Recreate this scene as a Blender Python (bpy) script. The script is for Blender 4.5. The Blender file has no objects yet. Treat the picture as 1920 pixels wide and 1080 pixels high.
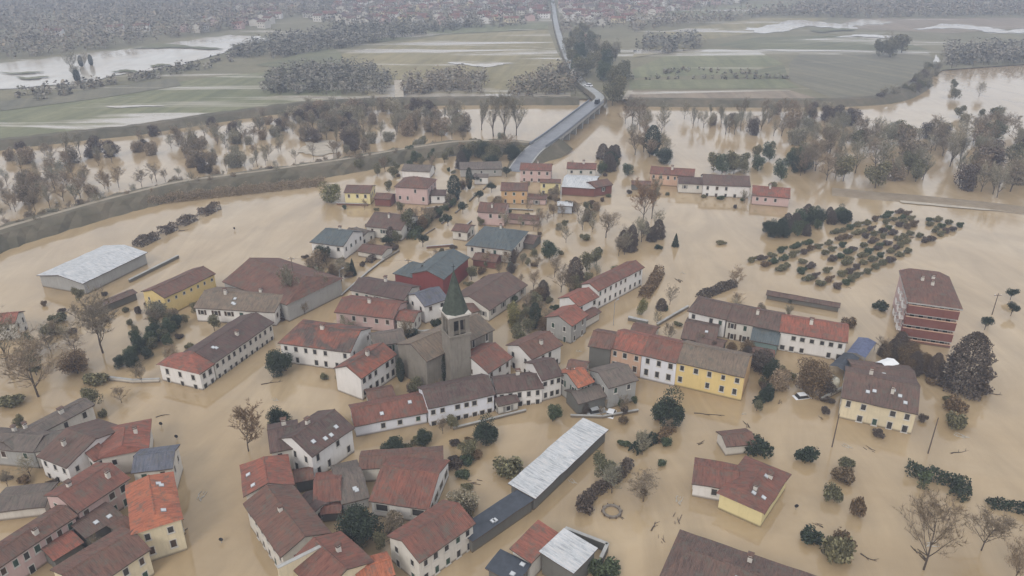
import bpy, bmesh, math, random
from mathutils import Vector, Matrix
random.seed(7)
R_ = math.radians
scene = bpy.context.scene
COL = scene.collection

# ---------------------------------------------------------------- camera
CAM_H, PITCH, FPX = 87.0, R_(25.2), 1400.0          # drone height, tilt below the horizon, focal length in photo pixels
cam_d = bpy.data.cameras.new('camera'); cam = bpy.data.objects.new('camera', cam_d); COL.objects.link(cam)
cam.location = (0, 0, CAM_H); cam.rotation_euler = (math.pi/2 - PITCH, 0, 0)
cam_d.sensor_width = 36.0; cam_d.lens = FPX/1920*36.0
cam_d.clip_start = 1.0; cam_d.clip_end = 30000.0
scene.camera = cam

# ---------------------------------------------------------------- sky, sun, exposure
SUN_EL, SUN_AZ = R_(38), R_(205)
world = bpy.data.worlds.new('World'); scene.world = world; world.use_nodes = True
wt = world.node_tree; wt.nodes.clear()
sky = wt.nodes.new('ShaderNodeTexSky'); sky.sky_type = 'NISHITA'; sky.sun_disc = False
sky.sun_elevation = SUN_EL; sky.sun_rotation = SUN_AZ; sky.dust_density = 4.0; sky.air_density = 1.5
cl = wt.nodes.new('ShaderNodeMixRGB'); cl.inputs[0].default_value = 0.86     # an even overcast layer over the clear sky
cl.inputs[2].default_value = (7.25, 7.4, 7.7, 1)
bg = wt.nodes.new('ShaderNodeBackground'); bg.inputs['Strength'].default_value = 0.115
wo = wt.nodes.new('ShaderNodeOutputWorld')
wt.links.new(sky.outputs[0], cl.inputs[1]); wt.links.new(cl.outputs[0], bg.inputs['Color']); wt.links.new(bg.outputs[0], wo.inputs['Surface'])
sun_d = bpy.data.lights.new('sun', 'SUN'); sun_d.energy = 0.9; sun_d.angle = R_(18); sun_d.color = (1, .96, .9)
sun = bpy.data.objects.new('sun', sun_d); COL.objects.link(sun)
sun.rotation_euler = (math.pi/2 - SUN_EL, 0, math.pi - SUN_AZ)   # light comes from behind and left of the drone
scene.view_settings.view_transform = 'Standard'; scene.view_settings.look = 'None'
scene.view_settings.exposure = 0.44; scene.view_settings.gamma = 1.0
scene.cycles.volume_bounces = 0; scene.cycles.max_bounces = 6; scene.cycles.transparent_max_bounces = 4
scene.cycles.volume_step_rate = 1.0; scene.cycles.volume_max_steps = 64

# ---------------------------------------------------------------- photo pixel <-> place
CP, SP = math.cos(PITCH), math.sin(PITCH)
def U(p, z=0.0):
    u, w = (p[0]-960)/FPX, (p[1]-540)/FPX
    t = (CAM_H - z)/(SP + w*CP)
    return Vector((u*t, (CP - w*SP)*t, z))
def PR(v):
    d = v[1]*CP + (CAM_H - v[2])*SP
    w = -v[1]*SP + (CAM_H - v[2])*CP
    return (960 + FPX*v[0]/d, 540 + FPX*w/d)

# ---------------------------------------------------------------- materials
MATS = {}
def nodes_mat(name):
    m = bpy.data.materials.new(name); m.use_nodes = True
    nt = m.node_tree; b = nt.nodes['Principled BSDF']
    b.inputs['Specular IOR Level'].default_value = 0.25
    return m, nt, b
def coord(nt, scale=(1, 1, 1), rnd=True):
    tc = nt.nodes.new('ShaderNodeTexCoord'); mp = nt.nodes.new('ShaderNodeMapping')
    mp.inputs['Scale'].default_value = scale
    nt.links.new(tc.outputs['Object'], mp.inputs['Vector'])
    if rnd:
        oi = nt.nodes.new('ShaderNodeObjectInfo'); mu = nt.nodes.new('ShaderNodeMath'); mu.operation = 'MULTIPLY'; mu.inputs[1].default_value = 57.0
        nt.links.new(oi.outputs['Random'], mu.inputs[0])
        ad = nt.nodes.new('ShaderNodeVectorMath'); ad.operation = 'ADD'
        nt.links.new(mp.outputs[0], ad.inputs[0]); nt.links.new(mu.outputs[0], ad.inputs[1])
        return ad.outputs[0]
    return mp.outputs[0]
def noise(nt, vec, scale, detail=4, rough=.6, dist=0.0):
    n = nt.nodes.new('ShaderNodeTexNoise'); n.inputs['Scale'].default_value = scale
    n.inputs['Detail'].default_value = detail; n.inputs['Roughness'].default_value = rough; n.inputs['Distortion'].default_value = dist
    nt.links.new(vec, n.inputs['Vector']); return n.outputs['Fac']
def ramp(nt, fac, stops):
    r = nt.nodes.new('ShaderNodeValToRGB'); e = r.color_ramp.elements
    while len(e) < len(stops): e.new(.5)
    for el, (p, c) in zip(e, stops):
        el.position = p; el.color = (*c, 1) if len(c) == 3 else c
    nt.links.new(fac, r.inputs[0]); return r.outputs[0]
def mix(nt, fac, a, b, mode='MIX'):
    m = nt.nodes.new('ShaderNodeMixRGB'); m.blend_type = mode
    for i, x in ((0, fac), (1, a), (2, b)):
        if hasattr(x, 'links'): nt.links.new(x, m.inputs[i])
        elif isinstance(x, (int, float)): m.inputs[i].default_value = x if i == 0 else (x, x, x, 1)
        else: m.inputs[i].default_value = (*x, 1)
    return m.outputs[0]
def bump(nt, b, h, strength, dist):
    bp = nt.nodes.new('ShaderNodeBump'); bp.inputs['Strength'].default_value = strength; bp.inputs['Distance'].default_value = dist
    nt.links.new(h, bp.inputs['Height']); nt.links.new(bp.outputs[0], b.inputs['Normal'])
def mul(c, k): return tuple(min(1, x*k) for x in c)

def roof_mat(key, c, c2=None, patch=.5, rough=.85, moss=.8):
    """clay tiles: streaks down the slope, patches of re-laid and lichened tiles"""
    if key in MATS: return MATS[key]
    m, nt, b = nodes_mat(key)
    v = coord(nt)
    c2 = c2 or (c[0]*.62, c[1]*.72, c[2]*.78)
    big = noise(nt, v, .22, 3, .55, .6)
    col = mix(nt, ramp(nt, big, [(.5-.22*patch, (0, 0, 0)), (.5+.22*patch, (1, 1, 1))]), c, c2)
    st = noise(nt, coord(nt, (3.2, .45, .45)), 1.0, 5, .7)
    col = mix(nt, .9, col, ramp(nt, st, [(.28, (.4, .4, .42)), (.5, (1, 1, 1)), (.72, (1.35, 1.2, 1.1))]), 'MULTIPLY')
    sp = noise(nt, v, 3.6, 2, .6)
    col = mix(nt, ramp(nt, sp, [(.62, (0, 0, 0)), (.74, (.55, .55, .55))]), col, mul(c, 1.55))
    lich = noise(nt, v, .7, 6, .78)
    col = mix(nt, ramp(nt, lich, [(.5, (0, 0, 0)), (.64, (moss,)*3)]), col, (.11, .105, .085))
    nt.links.new(col, b.inputs['Base Color']); b.inputs['Roughness'].default_value = rough
    wv = nt.nodes.new('ShaderNodeTexWave'); wv.inputs['Scale'].default_value = 1.15; wv.inputs['Distortion'].default_value = .6
    nt.links.new(coord(nt), wv.inputs['Vector'])
    bump(nt, b, mix(nt, .5, wv.outputs['Fac'], sp), .55, .08)
    MATS[key] = m; return m
def wall_mat(key, c, dirt=.5):
    if key in MATS: return MATS[key]
    m, nt, b = nodes_mat(key)
    v = coord(nt); n1 = noise(nt, v, .35, 5, .65)
    col = mix(nt, ramp(nt, n1, [(.3, (0, 0, 0)), (.75, (dirt,)*3)]), c, mul(c, .62))
    n2 = noise(nt, coord(nt, (2.2, 2.2, .25)), 1.0, 4, .7)
    col = mix(nt, ramp(nt, n2, [(.5, (0, 0, 0)), (.8, (dirt*.8,)*3)]), col, (c[0]*.5, c[1]*.47, c[2]*.42))
    # silt and wet band just above the water, darkened further as painted contact shade
    g = nt.nodes.new('ShaderNodeNewGeometry'); sx = nt.nodes.new('ShaderNodeSeparateXYZ'); nt.links.new(g.outputs['Position'], sx.inputs[0])
    wet = ramp(nt, sx.outputs['Z'], [(.0, (.9,)*3), (.22, (.7,)*3), (.5, (0, 0, 0))])
    col = mix(nt, wet, col, (.16, .12, .075))
    nt.links.new(col, b.inputs['Base Color']); b.inputs['Roughness'].default_value = .9
    bump(nt, b, noise(nt, v, 4, 4, .6), .2, .05)
    MATS[key] = m; return m
def plain_mat(key, c, rough=.7, var=.25, scale=1.5, metal=0.0):
    if key in MATS: return MATS[key]
    m, nt, b = nodes_mat(key)
    n = noise(nt, coord(nt), scale, 5, .65)
    nt.links.new(ramp(nt, n, [(.3, mul(c, 1-var)), (.7, mul(c, 1+var))]), b.inputs['Base Color'])
    b.inputs['Roughness'].default_value = rough; b.inputs['Metallic'].default_value = metal
    MATS[key] = m; return m
def leaf_mat(key, c, c2=None, rough=.75):
    if key in MATS: return MATS[key]
    m, nt, b = nodes_mat(key)
    c2 = c2 or mul(c, 1.9)
    g = nt.nodes.new('ShaderNodeNewGeometry')
    col = ramp(nt, g.outputs['Random Per Island'], [(0, mul(c, .6)), (.6, c), (1, c2)])
    oi = nt.nodes.new('ShaderNodeObjectInfo')
    col = mix(nt, .7, col, ramp(nt, oi.outputs['Random'], [(0, (.75, .8, .78)), (1, (1.2, 1.12, 1.0))]), 'MULTIPLY')
    nt.links.new(col, b.inputs['Base Color']); b.inputs['Roughness'].default_value = rough
    b.inputs['Specular IOR Level'].default_value = .15
    MATS[key] = m; return m

def water_mat(key, c, c2, rough=.07):
    m, nt, b = nodes_mat(key)
    v = coord(nt, rnd=False)
    n1 = noise(nt, v, .008, 6, .62, 2.2)
    col = ramp(nt, n1, [(.38, c), (.62, c2)])
    n3 = noise(nt, coord(nt, (.05, .014, 1), False), 1, 6, .65, 2.5)        # silt streaks drawn out by the current
    col = mix(nt, .5, col, ramp(nt, n3, [(.36, (.76, .74, .70)), (.64, (1.18, 1.16, 1.13))]), 'MULTIPLY')
    n2 = noise(nt, coord(nt, (.02, .09, 1), False), 1, 5, .6, .8)
    col = mix(nt, .35, col, ramp(nt, n2, [(.3, (.82, .82, .82)), (.7, (1.1, 1.08, 1.05))]), 'MULTIPLY')
    nt.links.new(col, b.inputs['Base Color'])
    b.inputs['IOR'].default_value = 1.44; b.inputs['Specular IOR Level'].default_value = .5
    rr = ramp(nt, noise(nt, v, .012, 4, .6, 2.0), [(.35, (rough*.4,)*3), (.7, (rough*1.8,)*3)])
    nt.links.new(rr, b.inputs['Roughness'])
    bump(nt, b, mix(nt, .5, noise(nt, v, .35, 4, .6, .8), noise(nt, v, 1.6, 3, .5)), .05, .3)
    MATS[key] = m; return m
WATER = water_mat('silty_flood_water', (.36, .265, .155), (.405, .31, .195))
FARWATER = water_mat('field_pool_water', (.40, .34, .26), (.46, .42, .35), .14)

ROOF = dict(
    orange=roof_mat('tiles_orange', (.37, .135, .075), (.30, .105, .065), .8),
    red=roof_mat('tiles_red', (.275, .1, .07), (.185, .084, .064), .9),
    redbrown=roof_mat('tiles_redbrown', (.215, .088, .064), (.14, .075, .06), 1),
    brown=roof_mat('tiles_brown', (.17, .088, .066), (.12, .074, .06), 1),
    dark=roof_mat('tiles_dark', (.122, .076, .066), (.086, .062, .056), 1),
    grey=roof_mat('tiles_grey', (.16, .13, .11), (.12, .098, .085), 1),
    tan=roof_mat('tiles_tan', (.20, .155, .115), (.15, .115, .088), 1),
    mixed=roof_mat('tiles_mixed', (.235, .09, .062), (.098, .073, .064), .35),
    teal=roof_mat('roof_teal', (.105, .125, .13), (.085, .10, .105), 1),
    white=roof_mat('roof_white_sheet', (.50, .51, .52), (.42, .43, .435), 1, .55, .12),
    slate=plain_mat('roof_slate_sheet', (.05, .056, .068), .5, .25, .8),
    blue=roof_mat('roof_bluegrey', (.13, .14, .17), (.10, .10, .12), 1),
    purple=roof_mat('tiles_purple', (.145, .09, .072), (.105, .073, .062), 1))
WALL = dict(
    white=wall_mat('plaster_white', (.72, .69, .66), .35), offwhite=wall_mat('plaster_offwhite', (.62, .58, .52), .5),
    cream=wall_mat('plaster_cream', (.66, .57, .40), .5), yellow=wall_mat('plaster_yellow', (.68, .52, .235), .35),
    pale_yellow=wall_mat('plaster_pale_yellow', (.70, .60, .33), .3), orange=wall_mat('plaster_orange', (.56, .36, .19), .4),
    peach=wall_mat('plaster_peach', (.60, .40, .29), .5), pink=wall_mat('plaster_pink', (.55, .40, .37), .4),
    grey=wall_mat('plaster_grey', (.36, .35, .33), .5), dark=wall_mat('plaster_dark', (.15, .145, .13), .5),
    stone=wall_mat('stone_rubble', (.25, .222, .185), .8), red=wall_mat('boards_red', (.22, .062, .056), .5),
    teal=wall_mat('boards_teal', (.20, .27, .25), .4), brick=wall_mat('brick_red', (.20, .085, .07), .5),
    blue=wall_mat('plaster_pale_blue', (.50, .53, .58), .4), lilac=wall_mat('plaster_white_cool', (.68, .68, .72), .3))
FRAME = plain_mat('window_surround', (.5, .47, .43), .7, .15)
PANE = plain_mat('window_dark', (.045, .042, .04), .2, .4)
SHUT = plain_mat('shutter_brown', (.07, .045, .03), .7, .3)
SHUTG = plain_mat('shutter_green', (.04, .07, .05), .7, .3)
BARK = plain_mat('bark', (.085, .065, .05), .9, .35, 4)
TWIG = leaf_mat('twigs_brown', (.25, .195, .135), (.36, .29, .23))
TWIGG = leaf_mat('twigs_grey', (.255, .23, .165), (.38, .34, .28))
TWIGR = leaf_mat('twigs_russet', (.22, .14, .085), (.32, .21, .13))
LEAFD = leaf_mat('leaf_dark', (.045, .057, .04), (.075, .095, .062))
LEAFG = leaf_mat('leaf_green', (.07, .088, .05))
LEAFO = leaf_mat('leaf_olive', (.15, .138, .082))
LEAFB = leaf_mat('leaf_brown', (.15, .105, .065))
LEAFP = leaf_mat('leaf_plum', (.115, .09, .075), (.17, .135, .115))
WOODA = leaf_mat('far_wood_grey', (.25, .225, .19), (.30, .27, .23))
WOODB = leaf_mat('far_wood_brown', (.24, .20, .155), (.29, .245, .19))
WOODC = leaf_mat('far_wood_dark', (.16, .15, .12), (.205, .19, .155))
LEAFY = leaf_mat('leaf_yellow', (.19, .175, .08))
METAL = plain_mat('galvanised_metal', (.32, .33, .34), .5, .15, 2, .3)
DARK = plain_mat('dark_rubber', (.03, .03, .032), .6)
WOOD = plain_mat('weathered_wood', (.13, .10, .08), .85, .3, 3)
CONC = plain_mat('concrete', (.36, .35, .33), .85, .2, .8)
ASPH = plain_mat('wet_asphalt', (.17, .172, .185), .4, .25, .3)
WHITEP = plain_mat('white_paint', (.75, .75, .75), .5, .06)

# ---------------------------------------------------------------- mesh helpers
def meshd(name, verts, faces, mats, idx=None, smooth=False):
    me = bpy.data.meshes.new(name); me.from_pydata([tuple(v) for v in verts], [], faces)
    for m in (mats if isinstance(mats, (list, tuple)) else [mats]): me.materials.append(m)
    if idx: me.polygons.foreach_set('material_index', idx)
    if smooth: me.polygons.foreach_set('use_smooth', [True]*len(me.polygons))
    me.update(); return me
def ob(name, me, parent=None, loc=(0, 0, 0), rz=0.0, sc=None):
    o = bpy.data.objects.new(name, me); COL.objects.link(o)
    if parent: o.parent = parent
    o.location = loc
    if rz: o.rotation_euler = (0, 0, rz)
    if sc: o.scale = sc
    return o
def tag(o, label=None, cat=None, group=None, kind=None):
    if label: o['label'] = label
    if cat: o['category'] = cat
    if group: o['group'] = group
    if kind: o['kind'] = kind
    return o
class MB:
    def __init__(s): s.v = []; s.f = []; s.i = []
    def poly(s, pts, mi=0):
        n = len(s.v); s.v += [tuple(p) for p in pts]; s.f.append(tuple(range(n, n+len(pts)))); s.i.append(mi)
    def box(s, x0, x1, y0, y1, z0, z1, mi=0):
        n = len(s.v)
        s.v += [(x0, y0, z0), (x1, y0, z0), (x1, y1, z0), (x0, y1, z0), (x0, y0, z1), (x1, y0, z1), (x1, y1, z1), (x0, y1, z1)]
        for f in ((0, 3, 2, 1), (4, 5, 6, 7), (0, 1, 5, 4), (1, 2, 6, 5), (2, 3, 7, 6), (3, 0, 4, 7)):
            s.f.append(tuple(n+k for k in f)); s.i.append(mi)
    def tube(s, a, b, r0, r1, n=5, mi=0, cap=False):
        a, b = Vector(a), Vector(b); d = (b-a)
        if d.length < 1e-6: return
        d.normalize(); x = d.orthogonal().normalized(); y = d.cross(x); k = len(s.v)
        for c, r in ((a, r0), (b, r1)):
            for j in range(n):
                t = 2*math.pi*j/n; s.v.append(tuple(c + (x*math.cos(t) + y*math.sin(t))*r))
        for j in range(n):
            s.f.append((k+j, k+(j+1) % n, k+n+(j+1) % n, k+n+j)); s.i.append(mi)
        if cap: s.f.append(tuple(k+n+j for j in range(n))); s.i.append(mi)
    def mesh(s, name, mats, smooth=False): return meshd(name, s.v, s.f, mats, s.i, smooth)
    def build(s, name, mats, parent=None, **k): return ob(name, s.mesh(name, mats), parent, **k)

# window: one shared surround mesh and one shared pane / shutter mesh each
def _win_meshes():
    m = MB()
    for b in ((-.5, -.38, -.5, .5), (.38, .5, -.5, .5), (-.38, .38, -.5, -.42), (-.38, .38, .42, .5)):
        m.box(b[0], b[1], -.06, .02, b[2], b[3])
    m.box(-.58, .58, -.14, .02, -.57, -.5)
    fr = m.mesh('window', [FRAME])
    out = []
    for mat in (PANE, SHUT, SHUTG):
        q = MB(); q.box(-.38, .38, -.025, .02, -.42, .42)
        if mat is PANE: q.box(-.03, .03, -.045, -.025, -.42, .42)
        else:
            q.box(-.36, -.02, -.05, -.025, -.40, .40); q.box(.02, .36, -.05, -.025, -.40, .40)
        out.append(q.mesh('pane' if mat is PANE else 'shutter', [mat]))
    return fr, out
WFR, WPN = _win_meshes()
def _shut():
    out = []
    for mat in (SHUT, SHUTG, plain_mat('shutter_grey', (.25, .24, .22), .7)):
        q = MB(); q.box(-.24, .24, -.05, .0, -.5, .5); out.append(q.mesh('shutter', [mat]))
    return out
WSH = _shut()
def window(parent, x, y, z, rz, w, h, k=None, sh=None):
    o = ob('window', WFR, parent, (x, y, z), rz, (w, 1, h))
    k = random.choice([0, 0, 0, 0, 0, 1, 2]) if k is None else k
    ob('pane' if k == 0 else 'shutter', WPN[k], o)
    if sh is not None and k == 0:
        for sx in (-1, 1): ob('shutter', WSH[sh], o, (sx*.78, 0, 0))
    return o
def _chim():
    m = MB(); m.box(-.32, .32, -.32, .32, -.8, .95); m.box(-.42, .42, -.42, .42, .95, 1.06, 1)
    m.box(-.3, .3, -.3, .3, 1.06, 1.3); m.box(-.46, .46, -.46, .46, 1.3, 1.4, 1); return m.mesh('chimney', [WALL['offwhite'], ROOF['brown']])
CHIM = _chim()
def _skyl():
    m = MB(); m.box(-.5, .5, -.6, .6, -.05, .1); m.box(-.4, .4, -.5, .5, .1, .13, 1); return m.mesh('skylight', [METAL, plain_mat('skylight_glass', (.5, .51, .52), .3, .1)])
SKYL = _skyl()

# ---------------------------------------------------------------- buildings
FOOT = []          # where houses stand: (centre, half length, half depth, angle)
def house(name, label, cat, P1, P2, he, Rp=None, Bp=None, s=.4, hip=(0, 0), roof='brown', wall='white',
          cols=None, rows=2, ends=True, chim=None, ov=.45, go=.3, group=None, sky_=0, wh=1.35, ww=1.05, base=-1.5, seed=None, mono=False, ridge=True, wk=None, endwall=None):
    """P1-P2: the near long eave in the photo (at height he); Rp: any photo point on the ridge, or Bp: on the far eave."""
    rnd = random.Random(seed if seed is not None else label)
    a, b = U(P1, he), U(P2, he)
    L = (b-a).length; d = (b-a).normalized(); n = Vector((-d.y, d.x, 0))
    D = None
    if Bp is not None:
        q = U(Bp, he); D = (q-a).dot(n)
    else:
        def err(D):
            z = he + s*abs(D)/2; o = n*(D/2); p, q = PR(a+o+Vector((0, 0, z-he))), PR(b+o+Vector((0, 0, z-he)))
            return (q[0]-p[0])*(Rp[1]-p[1]) - (q[1]-p[1])*(Rp[0]-p[0])
        best = None
        for sg in (1, -1):
            prev = err(sg*1.0); k = 1.0
            while k < 45:
                k += .1; e = err(sg*k)
                if e*prev <= 0: best = sg*k if best is None or k < abs(best) else best; break
                prev = e
        D = best if best is not None else 8.0
    if D < 0: a, b, d, n, D = b, a, -d, -n, -D; hip = (hip[1], hip[0])
    D = max(D, 3.0)
    c = (a+b)/2 + n*(D/2); ang = math.atan2(d.y, d.x)
    E = bpy.data.objects.new(name, None); COL.objects.link(E); E.empty_display_size = 1
    E.location = (c.x, c.y, 0); E.rotation_euler = (0, 0, ang); tag(E, label, cat, group)
    hx, hy = L/2, D/2
    rise = s*hy; FOOT.append((c.copy(), hx, hy, ang))
    shk = rnd.randrange(3) if rnd.random() < .45 and wh < 1.9 and ww < 1.5 and L/max(1, cols or 1) > 2.9 else None
    ww *= rnd.uniform(.85, 1.1); wh *= rnd.uniform(.9, 1.12)
    # ---- roof slab with a slightly uneven, sagging surface
    th = .2; nx = max(2, int(L/2.2)); ny = 1 if mono else 3
    hl, hr = hip[0]*hy, hip[1]*hy
    if hl+hr > L*.92: k_ = L*.92/(hl+hr); hl, hr = hl*k_, hr*k_
    def surf(i, t):                      # t: -1 near eave .. 0 ridge .. 1 far eave
        f = i/nx*2-1; y = t*hy
        xl = -hx + hl*(1-abs(t)); xr = hx - hr*(1-abs(t))
        x = xl + (xr-xl)*(f+1)/2
        if mono: z = he + s*(y+hy)
        else: z = he + rise*(1-abs(t))
        return x, y, z
    m = MB(); ts = [-1 + k/ny for k in range(2*ny+1)]
    grid = []
    jit = {}
    for i in range(nx+1):
        row = []
        for k, t in enumerate(ts):
            x, y, z = surf(i, t)
            sag = -.12*math.sin(math.pi*i/nx)*(1-abs(t)) if L > 8 else 0
            z += sag + rnd.uniform(-.045, .045) + (rnd.uniform(-.05, .03) if abs(t) == 1 else 0)
            y += rnd.uniform(-.06, .06) if abs(t) == 1 else 0
            row.append(len(m.v)); m.v.append((x, y, z))
        grid.append(row)
    nt_ = len(m.v)
    m.v += [(x, y, z-th) for x, y, z in m.v]
    for i in range(nx):
        for k in range(len(ts)-1):
            m.f.append((grid[i][k], grid[i+1][k], grid[i+1][k+1], grid[i][k+1])); m.i.append(0)
            m.f.append((nt_+grid[i][k], nt_+grid[i][k+1], nt_+grid[i+1][k+1], nt_+grid[i+1][k])); m.i.append(1)
        for k in (0, len(ts)-1):
            m.f.append((grid[i][k], grid[i+1][k], nt_+grid[i+1][k], nt_+grid[i][k])); m.i.append(1)
    for i, hh in ((0, hl), (nx, hr)):
        for k in range(len(ts)-1):
            m.f.append((grid[i][k], grid[i][k+1], nt_+grid[i][k+1], nt_+grid[i][k])); m.i.append(1)
        if hh > 0:        # hipped end: triangle fan from the hip line down to the end eave
            g = grid[i]; mid = len(ts)//2
            for k in range(mid):
                m.f.append((g[k], g[k+1], g[-2-k], g[-1-k]) if k+1 < mid else (g[k], g[mid], g[-1-k])); m.i.append(0)
    fas = plain_mat('eave_board', (.10, .075, .06), .8)
    rf = m.build('roof', [ROOF[roof], fas], E)
    # ---- walls
    W = WALL[wall]; WE = WALL[endwall or wall]
    wx0, wx1 = -hx + (go if not hl else ov), hx - (go if not hr else ov); wy = hy-ov
    def rz_(y):
        return he + (s*(y+hy) if mono else s*(hy-abs(y))) - th - .05
    m = MB()
    zt0, zt1 = rz_(-wy), rz_(wy)
    m.poly([(wx0, -wy, base), (wx1, -wy, base), (wx1, -wy, zt0), (wx0, -wy, zt0)])
    m.poly([(wx1, wy, base), (wx0, wy, base), (wx0, wy, zt1), (wx1, wy, zt1)])
    for x, hh, flip in ((wx0, hl, 1), (wx1, hr, 0)):
        pts = [(x, -wy, base), (x, wy, base), (x, wy, zt1)]
        if not mono and not hh: pts.append((x, 0, he+rise-th-.17))
        pts.append((x, -wy, zt0))
        if flip: pts.reverse()
        m.poly(pts, 1)
    m.build('wall', [W, WE], E)
    # ---- windows on every face that looks toward the camera
    camv = Vector((0, 0, 0)) - Vector((c.x, c.y, 0))
    faces = []
    if camv.dot(n) < 0: faces.append(('f', wx1-wx0, zt0))
    if camv.dot(n) > 0: faces.append(('b', wx1-wx0, zt1))
    if ends:
        faces.append(('l' if camv.dot(d) < 0 else 'r', 2*wy, he-.3))
    for f, ln, top in faces:
        nc = cols if (cols is not None and f in 'fb') else max(1, round(ln/3.3))
        if cols == 0: nc = 0
        for r in range(rows):
            zc = top - 1.25 - r*2.75
            if zc < .35: 
                if r and zc > -.4: zc = .35
                else: break
            for k in range(nc):
                if rnd.random() < .1 and nc > 2: continue
                t = (k+.5)/nc*ln - ln/2 + rnd.uniform(-.15, .15)
                w_, h_ = ww*rnd.uniform(.9, 1.12), wh*rnd.uniform(.92, 1.08)*(1.0 if r == 0 else 1.15)
                cx = (wx0+wx1)/2
                if f == 'f': window(E, cx+t, -wy, zc, 0, w_, h_, wk, shk)
                elif f == 'b': window(E, cx-t, wy, zc, math.pi, w_, h_, wk, shk)
                elif f == 'l': window(E, wx0, -t, zc, -math.pi/2, w_, h_, wk, shk)
                else: window(E, wx1, t, zc, math.pi/2, w_, h_, wk, shk)
    # ---- ridge caps, chimneys, roof lights
    if not mono and ridge and L > 5:
        m = MB()
        x0, x1 = -hx+hl, hx-hr; k = max(2, nx)
        for i in range(k):
            xa, xb = x0+(x1-x0)*i/k, x0+(x1-x0)*(i+1)/k
            za = he+rise-.12*math.sin(math.pi*i/k)*(L > 8); zb = he+rise-.12*math.sin(math.pi*(i+1)/k)*(L > 8)
            m.poly([(xa, -.16, za-.02), (xb, -.16, zb-.02), (xb, 0, zb+.1), (xa, 0, za+.1)]); m.poly([(xa, 0, za+.1), (xb, 0, zb+.1), (xb, .16, zb-.02), (xa, .16, za-.02)])
        m.build('ridge_cap', [ROOF[roof]], rf)
    nchim = chim if chim is not None else (1 if L < 9 else 2)
    if roof in ('white', 'slate') or mono: nchim = chim or 0
    for k in range(nchim):
        x = (-1 + 2*(k+.5)/nchim)*hx*.75 + rnd.uniform(-.8, .8); t = rnd.choice([-.25, .3, -.12, .5, -.45])
        o = ob('chimney', CHIM, rf, (x, t*hy, he+rise*(1-abs(t))), 0, (rnd.uniform(.8, 1.3), rnd.uniform(.8, 1.1), rnd.uniform(.75, 1.15)))
    for k in range(sky_):
        x = rnd.uniform(-.7, .7)*hx; t = -rnd.uniform(.25, .75)
        o = ob('skylight', SKYL, rf, (x, t*hy, he+(s*(1+t)*hy if mono else rise*(1-abs(t)))+.02), 0, (.75, .65, 1)); o.rotation_euler = (math.atan(s), 0, 0)
    return E

# ================================================================ SETTING
def sheet(name, pts, z, mat, kind='structure'):
    me = meshd(name, [(p[0], p[1], z) for p in pts], [tuple(range(len(pts)))], mat)
    bm = bmesh.new(); bm.from_mesh(me); bmesh.ops.triangulate(bm, faces=bm.faces[:]); 
    for f in bm.faces:
        if f.normal.z < 0: f.normal_flip()
    bm.to_mesh(me); bm.free()
    return tag(ob(name, me), kind=kind)
def psheet(name, pix, z, mat, kind='structure'):
    return sheet(name, [U(p, z) for p in pix], z, mat, kind)
def field_mat(key, c, c2, stripe=None, sc=.02, wet=None):
    m, nt, b = nodes_mat(key)
    v = coord(nt, rnd=False)
    col = ramp(nt, noise(nt, v, sc, 6, .65, .8), [(.35, c), (.68, c2)])
    if stripe:
        mp = nt.nodes.new('ShaderNodeMapping'); mp.inputs['Rotation'].default_value = (0, 0, stripe)
        nt.links.new(v, mp.inputs['Vector']); mp2 = nt.nodes.new('ShaderNodeMapping'); mp2.inputs['Scale'].default_value = (.16, .008, 1)
        nt.links.new(mp.outputs[0], mp2.inputs['Vector'])
        col = mix(nt, .6, col, ramp(nt, noise(nt, mp2.outputs[0], 1, 3, .6), [(.35, (.7, .72, .72)), (.65, (1.15, 1.12, 1.1))]), 'MULTIPLY')
    col = mix(nt, .5, col, ramp(nt, noise(nt, v, .3, 4, .7), [(.3, (.7, .7, .7)), (.7, (1.15, 1.15, 1.15))]), 'MULTIPLY')
    b.inputs['Roughness'].default_value = .95
    if wet:            # shallow standing water in the furrows
        wn = noise(nt, coord(nt, (.0035, .026, 1), False), 1, 7, .62, .6)
        wf = ramp(nt, wn, [(wet, (0, 0, 0)), (wet+.07, (1, 1, 1))])
        col = mix(nt, wf, col, (.40, .35, .28))
        nt.links.new(ramp(nt, wn, [(wet, (.95,)*3), (wet+.07, (.16,)*3)]), b.inputs['Roughness'])
    nt.links.new(col, b.inputs['Base Color'])
    bump(nt, b, noise(nt, v, .8, 4, .7), .3, .3)
    MATS[key] = m; return m
SOIL = field_mat('river_soil', (.14, .11, .075), (.10, .085, .06))
GRASS = field_mat('grass_dull', (0.161, 0.147, 0.090), (0.231, 0.201, 0.126), wet=.575)
OLIVE = field_mat('meadow_olive', (0.231, 0.198, 0.108), (0.301, 0.255, 0.150), .15, wet=.54)
GREEN = field_mat('meadow_green', (0.168, 0.172, 0.096), (0.231, 0.221, 0.132), .1, wet=.55)
CROP = field_mat('winter_crop', (0.182, 0.177, 0.102), (0.147, 0.145, 0.090), .9, wet=.575)
PLOUGH = field_mat('ploughed_brown', (0.238, 0.188, 0.138), (0.294, 0.241, 0.180), .05, wet=.54)
DRY = field_mat('stubble_grey', (0.161, 0.150, 0.108), (0.210, 0.188, 0.132), -.4, wet=.575)
BANK = field_mat('bank_grass', (.085, .078, .052), (.17, .14, .098), None, .06)
TRACK = plain_mat('gravel_track', (.40, .35, .28), .9, .2, .3)

sheet('ground', [(-9000, -600), (9000, -600), (9000, 16000), (-9000, 16000)], -3.0, SOIL)
sheet('flood_water', [(-2500, -500), (2500, -500), (2500, 2600), (-2500, 2600)], 0.0, WATER)

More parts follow.
